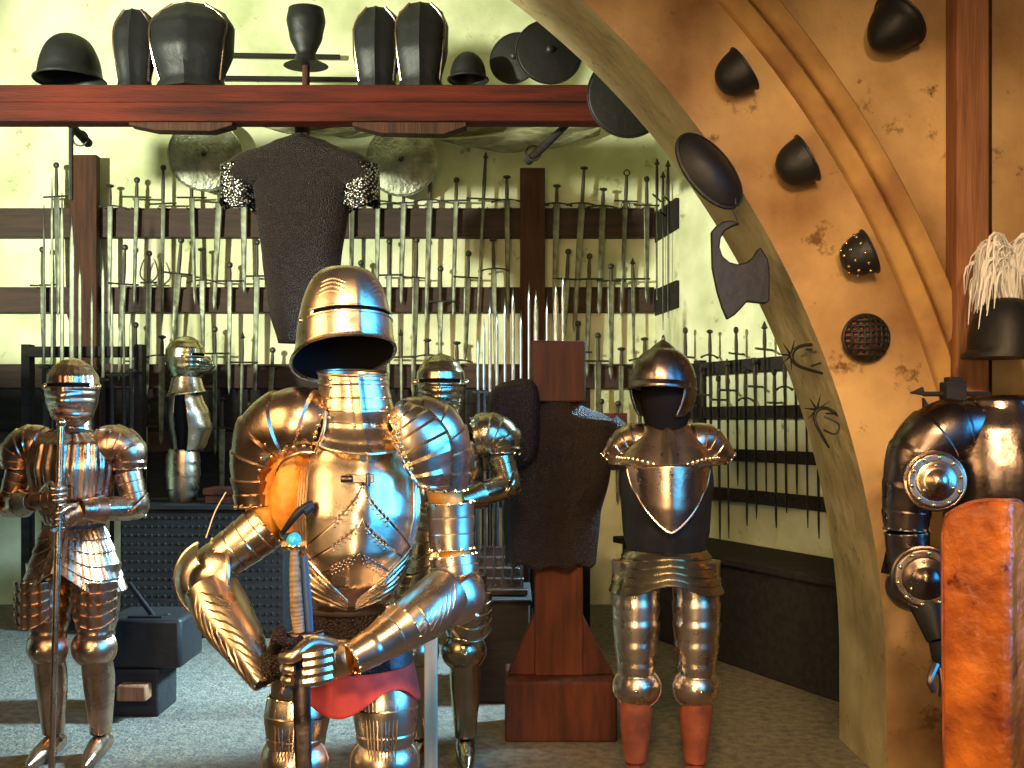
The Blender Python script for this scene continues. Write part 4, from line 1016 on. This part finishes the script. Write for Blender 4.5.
MB().sweep([Lw(226,492,.04), Lw(215,512,.03), Lw(206,538,.0)], [.0018]*3, 6, 12).build('cord', 'string', W)
gpos = Lw(291, 655, -.30)
gax = (Lw(293,545,-.30)-Lw(301,725,-.30)).normalized()
hand(W, Lw(292, 652, -.30), gax, WRl, 'mail', flip=-1, nm='mail_glove', sc=1.05, finger_mt='mail')
# right (viewer) arm
pr_ = cannon(W, 'pauldron', [Lw(398,430,-.03), Lw(415,424,-.035), Lw(436,434,-.02), Lw(446,458,-.005), Lw(446,490,0)], [.050,.076,.082,.070,.058], 'steel', lam=7, ld=.08, sub=84, rivets=12, n=48)
# big fan plate of the pauldron
def fanp(u, v):
    q = lerp(-.1, 1.0, u); e = [Lw(396,417,-.11), Lw(396,438,-.135), Lw(404,462,-.145), Lw(420,486,-.135)]
    a = catmull([list(x) for x in e], 30)[int(round(u*30))]; o_ = [Lw(408,402,-.06), Lw(432,412,-.09), Lw(452,440,-.10), Lw(450,488,-.07)]
    b = catmull([list(x) for x in o_], 30)[int(round(u*30))]
    p = V(a).lerp(V(b), v); p.y -= .014+.025*math.sin(v*PI)+.009*saw(u, 7); return p
MB().grid(fanp, 30, 16).sweep([fanp(k/30, 0) for k in range(31)], [.004]*31, 8).build('fan_plate', 'steel', pr_, thick=.003, sharp=25)
rv = MB()
for k in range(11): rv.sph(fanp((k*2+3)/30 if k*2+3 <= 30 else 1, .09)+V((0,-.003,0)), .005, 8, 6)
rv.build('rivets', 'brass', pr_)
EV = Lw(456, 596, -.04); WRr = Lw(362, 652, -.24)
MB().sweep([Lw(432,445,0), Lw(444,492,0), Lw(450,530,0), EV, Lw(405,630,-.16), WRr], [.06,.048,.046,.042,.038,.032], 20, 30).build('arming_sleeve', 'leather', W)
cannon(W, 'rerebrace', [Lw(450,502,0), Lw(451,525,0), Lw(452,550,-.005)], [.066,.064,.060], 'steel', lam=3, ld=.04, rivets=12, n=44, sub=40)
cannon(W, 'lower_rerebrace', [Lw(453,556,-.005), Lw(455,572,-.01), Lw(457,592,-.02)], [.064,.066,.062], 'steel', lam=3, ld=.04, rivets=12, n=44, sub=40)
co = couter(W, Lw(462,602,-.03), (.65,-.3,-.55), .078, 'steel')
va = cannon(W, 'vambrace', [Lw(446,592,-.06), Lw(425,612,-.12), Lw(395,632,-.19), Lw(366,650,-.24)], [.080,.086,.064,.042], 'steel', n=48, sub=44, sq=.85)
axp = [Lw(446,592,-.06), Lw(425,612,-.12), Lw(395,632,-.19), Lw(366,650,-.24)]
PP = catmull([list(p)+[r] for p, r in zip(axp, [.080,.086,.064,.042])], 44)
ff_ = MB()
for q in range(7):
    for sg in (-1, 1):
        ff_.sweep([van(int(3+q*3+t*1.4), sg*.14*t*.9+.2, .995) for t in range(9)], [.0036*math.sin(PI*(t+.6)/9.2)+.0008 for t in range(9)], 6)
ff_.sweep([van(22, k/24*2*PI, 1.02) for k in range(25)], [.004]*25, 8)
ff_.build('chevron_flutes', 'steel', va)
gc = cannon(W, 'gauntlet_cuff', [Lw(404,626,-.18), Lw(382,641,-.22), Lw(350,660,-.27)], [.076,.060,.047], 'steel', lam=3, ld=.05, rivets=10, n=40, sub=36, sq=.85)
# left gauntlet in front: knuckle plates
g = hand(W, Lw(300, 670, -.31), gax, WRr+V((-.03,-.01,-.01)), 'steel', flip=1, sc=1.32)
kp = MB()
for q in range(4):
    cpt = Lw(318, 655+8.5*q, -.375)
    kp.sweep([cpt+V((.03,.018,.004)), cpt, cpt+V((-.035,-.004,-.004))], [.012,.0155,.012], 8, 6, sq=.7)
kp.build('knuckle_plates', 'steel', g, sharp=25)
# legs
for s_, px, topy in ((-1, 298, 696), (1, 385, 684)):
    Hh = Lw(px, topy, -.02); K = V((Hh.x+.005*s_, -.035, .48)); An = V((Hh.x+.01*s_, .0, .10))
    up_ = Hh+V((0,.02,.1))
    MB().sweep([up_, Hh, K, An], [.075,.074,.050,.030], 16, 16).build('leg_padding', 'darkleather', W)
    cs = cannon(W, 'cuisse', [Hh, Hh.lerp(K, .3), Hh.lerp(K, .65), Hh.lerp(K, .95)], [.080,.088,.080,.066], 'steel', lam=3, ld=.03, rivets=12, n=48, sub=48)
    fr2 = MB()
    for q in range(-4, 5):
        a = q*.14
        fr2.sweep([Hh.lerp(K, t)+V((.087*math.sin(a*(1-.3*t)), -.087*math.cos(a*(1-.3*t))*1.0, 0)) for t in (.1, .3, .5, .7, .9)], [.001,.0028,.003,.0028,.001], 6, 12)
    fr2.build('flutes', 'steel', cs)
    couter(W, K+V((0,-.035,0)), (s_*.12,-1,0), .075, 'steel', name='poleyn')
    cannon(W, 'greave', [K+V((0,0,-.03)), K.lerp(An, .4)+V((0,.015,0)), An], [.060,.064,.044], 'steel')
    MB().sweep([An+V((0,.04,-.045)), An+V((0,-.02,-.05)), An+V((s_*.01,-.15,-.07)), An+V((s_*.015,-.26,-.08))], [.045,.047,.036,.010], 16, 18, sq=.9, mod=lambda q, t: 1+.05*saw(t, 7)).build('sabaton', 'steel', W, sharp=30)
# the sword the knight holds
ys = -.30
r = thing('hand_and_a_half_sword', 'long sword with a turquoise pommel held point down by the main knight', 'sword', Lw(303, 760, ys)+RW)
wp = lambda px, py, y=ys: Lw(px, py, y)+RW
MB().sph(wp(294,541), (.019,.019,.022), 16, 10).build('pommel', 'turquoise', r)
MB().sph(wp(294,546), (.022,.018,.012), 16, 10).sweep([wp(282,546), wp(306,545)], [.012,.012], 8).build('pommel_mount', 'brass', r)
def gmod(q, t): return 1+.05*math.sin(t*120)
MB().sweep([wp(294,550), wp(295,580), wp(297,612), wp(299,632)], [.010,.014,.016,.014], 14, 80, mod=gmod).build('grip', 'gripbrown', r, sharp=80)
MB().sweep([wp(276,640,ys+.015), wp(288,636), wp(300,637), wp(312,636), wp(322,634,ys+.015)], [.010,.009,.012,.009,.010], 10, 20).build('crossguard', 'steel_dark', r)
tip = wp(310, 900); tip.z = 0.015
top = wp(300, 640)
def bl(u, v):
    c_ = top.lerp(tip, v); w_ = .024*(1-.35*v) if v < .94 else .0156*(1-(v-.94)/.061)+.0006; a = 2*PI*u
    return c_+V((w_*math.cos(a), .007*math.sin(a), 0))
MB().grid(bl, 8, 40, True, True, True).build('blade', 'steel_dark', r, sharp=30)
MB().sweep([wp(304,556,ys+.015), wp(307,600,ys+.015), wp(310,640,ys+.015)], [.010,.012,.010], 10, 12, sq=.5).build('blue_strap', 'bluelacq', r)

# ------------------------------------------------------------------ right-edge armour with roundel
dE = 3.2; kE = dE/F; RE = V((xpx(1000, dE), dE, 0))
def Le(px, py, dy=0): d = dE+dy; return P(px, py, d)-RE
E = thing('roundel_armour', 'dark brown headless armour with a round shoulder disc at the right edge', 'suit of armour', RE, 'suits of armour', world=False)
TE = [(zpy(600,dE),.13,.12,.10), (zpy(540,dE),.17,.16,.12), (zpy(470,dE),.18,.17,.13), (zpy(430,dE),.165,.14,.12), (zpy(405,dE),.11,.10,.10), (zpy(396,dE),.085,.085,.085)]
MB().grid(lambda u, v: torso_ring(TE, lerp(TE[0][0], TE[-1][0], v), 2*PI*u, ridge=.01), 60, 40, True).build('cuirass', 'steel_dark', E, thick=.004)
def cl(u, v):
    a = 2*PI*u; return V(((.105+.04*v)*math.cos(a), -(.10+.04*v)*math.sin(a), zpy(lerp(398, 432, v), dE)-.06*v*max(0, math.sin(a))))
MB().grid(cl, 50, 12, True).sweep([cl(k/50, 1)+V((0,-.002,0)) for k in range(51)], [.005]*51, 8).build('collar', 'steel_dark', E, thick=.004)
for s_ in (-1, 1):
    X = lambda px: 1000+s_*(px-1000)*-1 if s_ > 0 else px
    pa = cannon(E, 'pauldron', [Le(X(975),425,-.02), Le(X(945),432,-.03), Le(X(920),455,-.02), Le(X(908),500,0), Le(X(906),530,0)], [.075,.10,.098,.078,.066], 'steel_dark', lam=6, ld=.05, sub=72, rivets=10, n=44)
    cannon(E, 'rerebrace', [Le(X(907),532,0), Le(X(909),560,0), Le(X(914),592,-.02)], [.066,.064,.055], 'steel_dark', lam=2, ld=.04, rivets=10)
    co = couter(E, Le(X(915),590,-.03), (-s_*-.4 if s_ > 0 else -.4, -.8, -.2), .070, 'steel_dark')
    cannon(E, 'vambrace', [Le(X(922),590,-.04), Le(X(932),615,-.08), Le(X(940),640,-.11)], [.058,.050,.038], 'black')
    MB().sweep([Le(X(940),640,-.11), Le(X(946),662,-.12), Le(X(948),680,-.12)], [.036,.040,.024], 14, 10, sq=.7).build('gauntlet', 'black', E)
    for k in range(4):
        b0 = Le(X(941+4*k), 668, -.14)
        MB().sweep([b0, b0+V((0,-.012,-.045)), b0+V((0,.005,-.085))], [.011,.0105,.008], 8, 10).build('finger', 'steel_dark', E)
    MB().sweep([Le(X(936),664,-.13), Le(X(930),680,-.15), Le(X(934),692,-.15)], [.012,.011,.009], 8, 10).build('thumb', 'steel_dark', E)
# besagew disc
def besagew(c, r_, tilt, nm, label_m='steel_brown'):
    nn = V(tilt).normalized(); e1 = nn.cross(V((0,0,1))).normalized(); e2 = nn.cross(e1)
    Tb = [(0,0), (.08,.012), (.3,.012), (.33,.018), (.6,.028), (.8,.036), (1,.05)]
    def fn(u, v):
        h = tab(Tb, v)[0]; 
        if v > .6: h = .028+.018*math.cos((1-(v-.6)/.4)*PI/2)
        return c+e1*(r_*(1-v)*math.cos(2*PI*u))+e2*(r_*(1-v)*math.sin(2*PI*u))+nn*h
    mb = MB().grid(fn, 60, 30, True, cap1=True)
    mb.sweep([fn(k/48, 0) for k in range(49)], [.005]*49, 8)
    for k in range(10): mb.mat(1).sph(fn(k/10+.03, .16), .0065, 8, 5)
    for k in range(3): mb.mat(1).sph(fn(k/3+.1, .45), .005, 8, 5)
    return mb.build(nm, [label_m, 'brass'], E, thick=.003)
besagew(Le(935, 481, -.125), .088, (-.12, -1, .05), 'shoulder_disc')
besagew(Le(925, 578, -.095), .095, (-.3, -1, .0), 'elbow_disc', 'steel_dark')
# neck post with crossbar
MB().box(Le(943,0).x, Le(963,0).x, -.03, .03, zpy(440,dE), zpy(382,dE)).box(Le(946,0).x, Le(960,0).x, -.02, .02, zpy(384,dE), zpy(377,dE)).build('neck_post', 'blackwood', E, bevel=.004)
MB().sweep([Le(910,393,.0), Le(922,391,0), Le(924,394,0), Le(990,394,0)], [.002,.014,.008,.008], 8).build('crossbar', 'blackwood', E)
MB().prism([Le(923,398,-.02), Le(927,404,-.02), Le(934,410,-.02), Le(942,400,-.02), Le(948,422,-.02), Le(924,422,-.02)], (0,-.01,0), (0,.01,0)).build('torn_collar', 'black', E)
# torn dark cloth strips
def rag(pts, lab):
    MB().prism([Le(x_, y_, .05) for x_, y_ in pts], (0,-.004,0), (0,.012,0)).build('torn_lining', 'void', E)
rag([(897,470), (892,520), (888,548), (882,573), (893,575), (896,562), (905,568), (912,540), (912,470)], '')
rag([(912,590), (911,604), (915,612), (921,608), (926,600), (930,628), (938,640), (944,600), (935,580)], '')
for s_ in (-1, 1):
    K = V((s_*.1,-.02,.47)); Hh = V((s_*.1,0,.80)); An = V((s_*.1,.02,.1))
    cannon(E, 'cuisse', [Hh, Hh.lerp(K,.5), K], [.095,.09,.068], 'black', lam=5, ld=.04)
    couter(E, K+V((0,-.03,0)), (0,-1,0), .07, 'black', name='poleyn')
    cannon(E, 'greave', [K, K.lerp(An,.4), An], [.06,.062,.042], 'black')
    MB().sweep([An+V((0,.04,-.045)), An+V((0,-.02,-.05)), An+V((0,-.2,-.08))], [.044,.046,.012], 14, 14).build('sabaton', 'black', E)
MB().grid(lambda u, v: V((lerp(.13, .185, v)*math.cos(2*PI*u), -lerp(.12, .165, v)*math.sin(2*PI*u), lerp(zpy(600,dE)+.01, .66, v))), 50, 20, True).build('fauld', 'black', E, thick=.004)
# orange pavise standing in front
dP = 2.78; 
r = thing('painted_shield', 'tall worn orange-red leather shield standing before the armour at the right edge', 'shield', (xpx(1000,dP), dP, 0))
def pv(u, v):
    x = lerp(-1, 1, u)**1; top_z = zpy(500, dP)-.05*abs(x)**3; z = lerp(0.02, top_z, v); w_ = .125
    c_ = xpx(1002, dP)
    return V((c_+w_*x*(1-.12*(1-v)**2)*(1 if v < .95 else 1-.10*((v-.95)/.05)**2), dP+.09*x*x-.03*math.exp(-(x/.25)**2)-.0*v, z))
MB().grid(pv, 40, 50).build('board', 'shieldpaint', r, thick=.012)
MB().sweep([pv(0, k/20) for k in range(21)]+[pv(k/20, 1) for k in range(1, 21)]+[pv(1, 1-k/20) for k in range(1, 21)], [.007]*61, 8).build('edge_binding', 'redleather', r)
# plumed helmet on the wall board
r = thing('plumed_helmet', 'black helmet with a white feather plume hanging by the wooden board at right', 'helmet', P(1004, 330, 3.6))
c_ = P(1004, 358, 3.6)
MB().grid(lambda u, v: c_+V(((.125*math.cos(v*PI/2*.98)**.6+.02*(v < .05))*math.cos(2*PI*u), (.13*math.cos(v*PI/2*.98)**.6)*math.sin(2*PI*u), .215*math.sin(v*PI/2))), 40, 24, True, cap0=True).build('skull', 'black', r)
MB().cyl(c_+V((0,.1,.1)), c_+V((0,.20,.1)), .015).build('hook', 'hilt', r)
pf = MB(); rr = random.Random(3)
for k in range(170):
    a = rr.uniform(-1, 1); L1 = rr.uniform(.12, .26); b = c_+V((.02*a+.02,-.0+.03*rr.uniform(-1,1),.20))
    s_ = -1 if rr.random() < .72 else 1
    e1 = b+V((s_*rr.uniform(.01,.05), rr.uniform(-.04,.04), rr.uniform(.10,.22)))
    e2 = e1+V((s_*rr.uniform(.03,.07), rr.uniform(-.03,.03), rr.uniform(-.04,.02)))
    e3 = e2+V((s_*rr.uniform(.005,.03), rr.uniform(-.02,.02), -L1*rr.uniform(.4,1)))
    pf.sweep([b, e1, e2, e3], [.002,.005,.005,.0012], 5, 9, sq=.4)
o = pf.build('plume', 'feather', r)

# ------------------------------------------------------------------ things hung on the arch
def on_arch(px, py): return P(px, py, 3.88)
def radial(p): v = V((p.x-AX, 0, p.z-AZ)); return v.normalized()
GA = 'helmets hung on the arch face'
for (px, py, r_, mt_, st_, lab) in ((741, 74, 22, 'black', 0, 'plain black skull cap highest on the arch face, against the moulding'),
                                    (803, 162, 23, 'black', 0, 'plain black skull cap on the arch face, second from the top'),
                                    (864, 254, 21, 'black', 1, 'black studded skull cap on the arch face above the lattice helmet')):
    p = on_arch(px, py); rd = radial(p); rd = V((rd.x*.85-.0, -.12, rd.z*.75))
    dome('skull_cap', lab, 'helmet', p+V((0,-.06,0)), r_*.00386, -rd, mt_, GA, studs=st_, h=1.35, rim=1.05, yx=.8)
# lattice helmet
c_ = on_arch(865, 338)+V((0,.0,0)); r = thing('lattice_cap', 'round lattice iron cap, lowest on the arch face', 'helmet', c_, GA)
R0 = .087
def lat(x, z): 
    q = 1-(x*x+z*z)/R0**2
    return c_+V((x, -.012-.055*math.sqrt(max(0, q)), z))
mb = MB().sweep([lat(R0*math.cos(k*PI/20), R0*math.sin(k*PI/20)) for k in range(41)], [.008]*41, 8)
for k in range(-3, 4):
    o_ = k*R0/4; h = math.sqrt(R0**2-o_**2)
    mb.sweep([lat(o_, lerp(-h, h, t/14)) for t in range(15)], [.0055]*15, 6)
    mb.sweep([lat(lerp(-h, h, t/14), o_) for t in range(15)], [.0055]*15, 6)
mb.build('lattice', 'black', r)
MB().grid(lambda u, v: lat(R0*.97*v*math.cos(2*PI*u), R0*.97*v*math.sin(2*PI*u))+V((0,.02,0)), 30, 8, True).build('lining', 'redleather', r)
# top right dark helmet peak
def hung_plate(name, label, cat, pts, d, thick, mt_, curve=0.0, hole=None):
    r = thing(name, label, cat, P(*pts[0], d))
    n_ = len(pts); cx = sum(p[0] for p in pts)/n_
    def pp(x_, y_, o_): 
        p = P(x_, y_, d); p.y += o_+curve*((x_-cx)/40)**2; return p
    mb = MB(); mb.v = [pp(x_, y_, 0) for x_, y_ in pts]+[pp(x_, y_, thick) for x_, y_ in pts]
    mb.face(list(range(n_))); mb.face([n_+i for i in range(n_)][::-1])
    for i in range(n_): j = (i+1) % n_; mb.face([j, i, n_+i, n_+j])
    o = mb.build('plate', mt_, r, bevel=.006, sharp=50)
    return r
dome('pointed_hood_cap', 'black pointed helmet hung high on the wall above the moulding', 'helmet', on_arch(893, 28)+V((0,-.07,0)), .10, (-.75,-.1,-.75), 'black', GA, h=1.5, cone=.5)
# big oval shield under the soffit
c_ = P(709, 171, 3.84)
r = thing('oval_shield', 'large black oval shield hanging at the underside of the arch', 'shield', c_)
ax1 = V((.62,.0,-.78)); ax2 = V((.78,.25,.62)).normalized(); nn = ax1.cross(ax2).normalized()
if nn.y > 0: nn = -nn
def ov(u, v): q = 1-v; return c_+ax1*(.168*q*math.cos(2*PI*u))+ax2*(.088*q*math.sin(2*PI*u))+nn*(.05*(1-q*q))
MB().grid(ov, 48, 12, True, cap1=True).sweep([ov(k/48, 0) for k in range(49)], [.006]*49, 6).build('plate', 'black', r, thick=.006)
MB().sweep([ov(0, .2), P(733,210,3.84), P(738,222,3.84)], [.0025]*3, 6).sweep([ov(0.03, .2), P(737,212,3.84), P(745,224,3.84)], [.0025]*3, 6).build('wire', 'hilt', r)
hung_plate('crescent_gorget', 'black neck plate with a round cut-out and pointed tail, hanging by wires at the arch', 'armour',
    [(711,232),(716,226),(724,221),(733,220),(741,224),(734,226),(726,230),(721,238),(720,247),(723,256),(730,262),(738,264),(747,262),(753,257),(757,250),(761,247),(764,252),(768,258),(770,268),(770,300),(766,304),(756,303),(747,302),(741,309),(735,315),(727,320),(722,308),(717,292),(712,268)], 3.83, .02, 'black', curve=.0)
# iron spurs
def spur(c_, rot, label, s=1.0):
    r = thing('iron_spur', label, 'spur', c_, 'spurs on the arch reveal'); R = Matrix.Rotation(rot, 3, 'Y')
    U = [V((.075*s,0,.035*s)), V((.03*s,-.01,.045*s)), V((-.03*s,-.01,.03*s)), V((-.05*s,-.01,0)), V((-.03*s,-.01,-.03*s)), V((.03*s,-.01,-.045*s)), V((.08*s,0,-.05*s))]
    MB().sweep([c_+R @ p for p in U], [.005,.006,.007,.008,.007,.006,.004], 8, 30).build('yoke', 'black', r)
    for q in range(5):
        a = -1.6+q*.8+PI
        MB().sweep([c_+R @ V((-.05*s,0,0)), c_+R @ (V((-.05*s,0,0))+V((math.cos(a)*.05*s, -.02, math.sin(a)*.05*s)))], [.006,.001], 6).build('spike', 'black', r)
    MB().sweep([c_+R @ V((-.02*s,-.01,0)), c_+R @ V((.03*s,-.03,.02*s)), c_+R @ V((.05*s,-.03,-.01*s)), c_+R @ V((.015*s,-.02,-.03*s))], [.004]*4, 6, 14).build('strap_loop', 'black', r)
    MB().cyl(c_+V((0,.0,.03)), c_+V((.12,0.05,.03)), .004, n=6).build('nail', 'hilt', r)
spur(P(806, 357, 4.0)+V((-.0,0,0)), .1, 'upper black iron spur fixed to the reveal of the arch', 1.2)
spur(P(826, 421, 4.0)+V((-.0,0,0)), .9, 'lower black iron spur fixed to the reveal of the arch', 1.15)
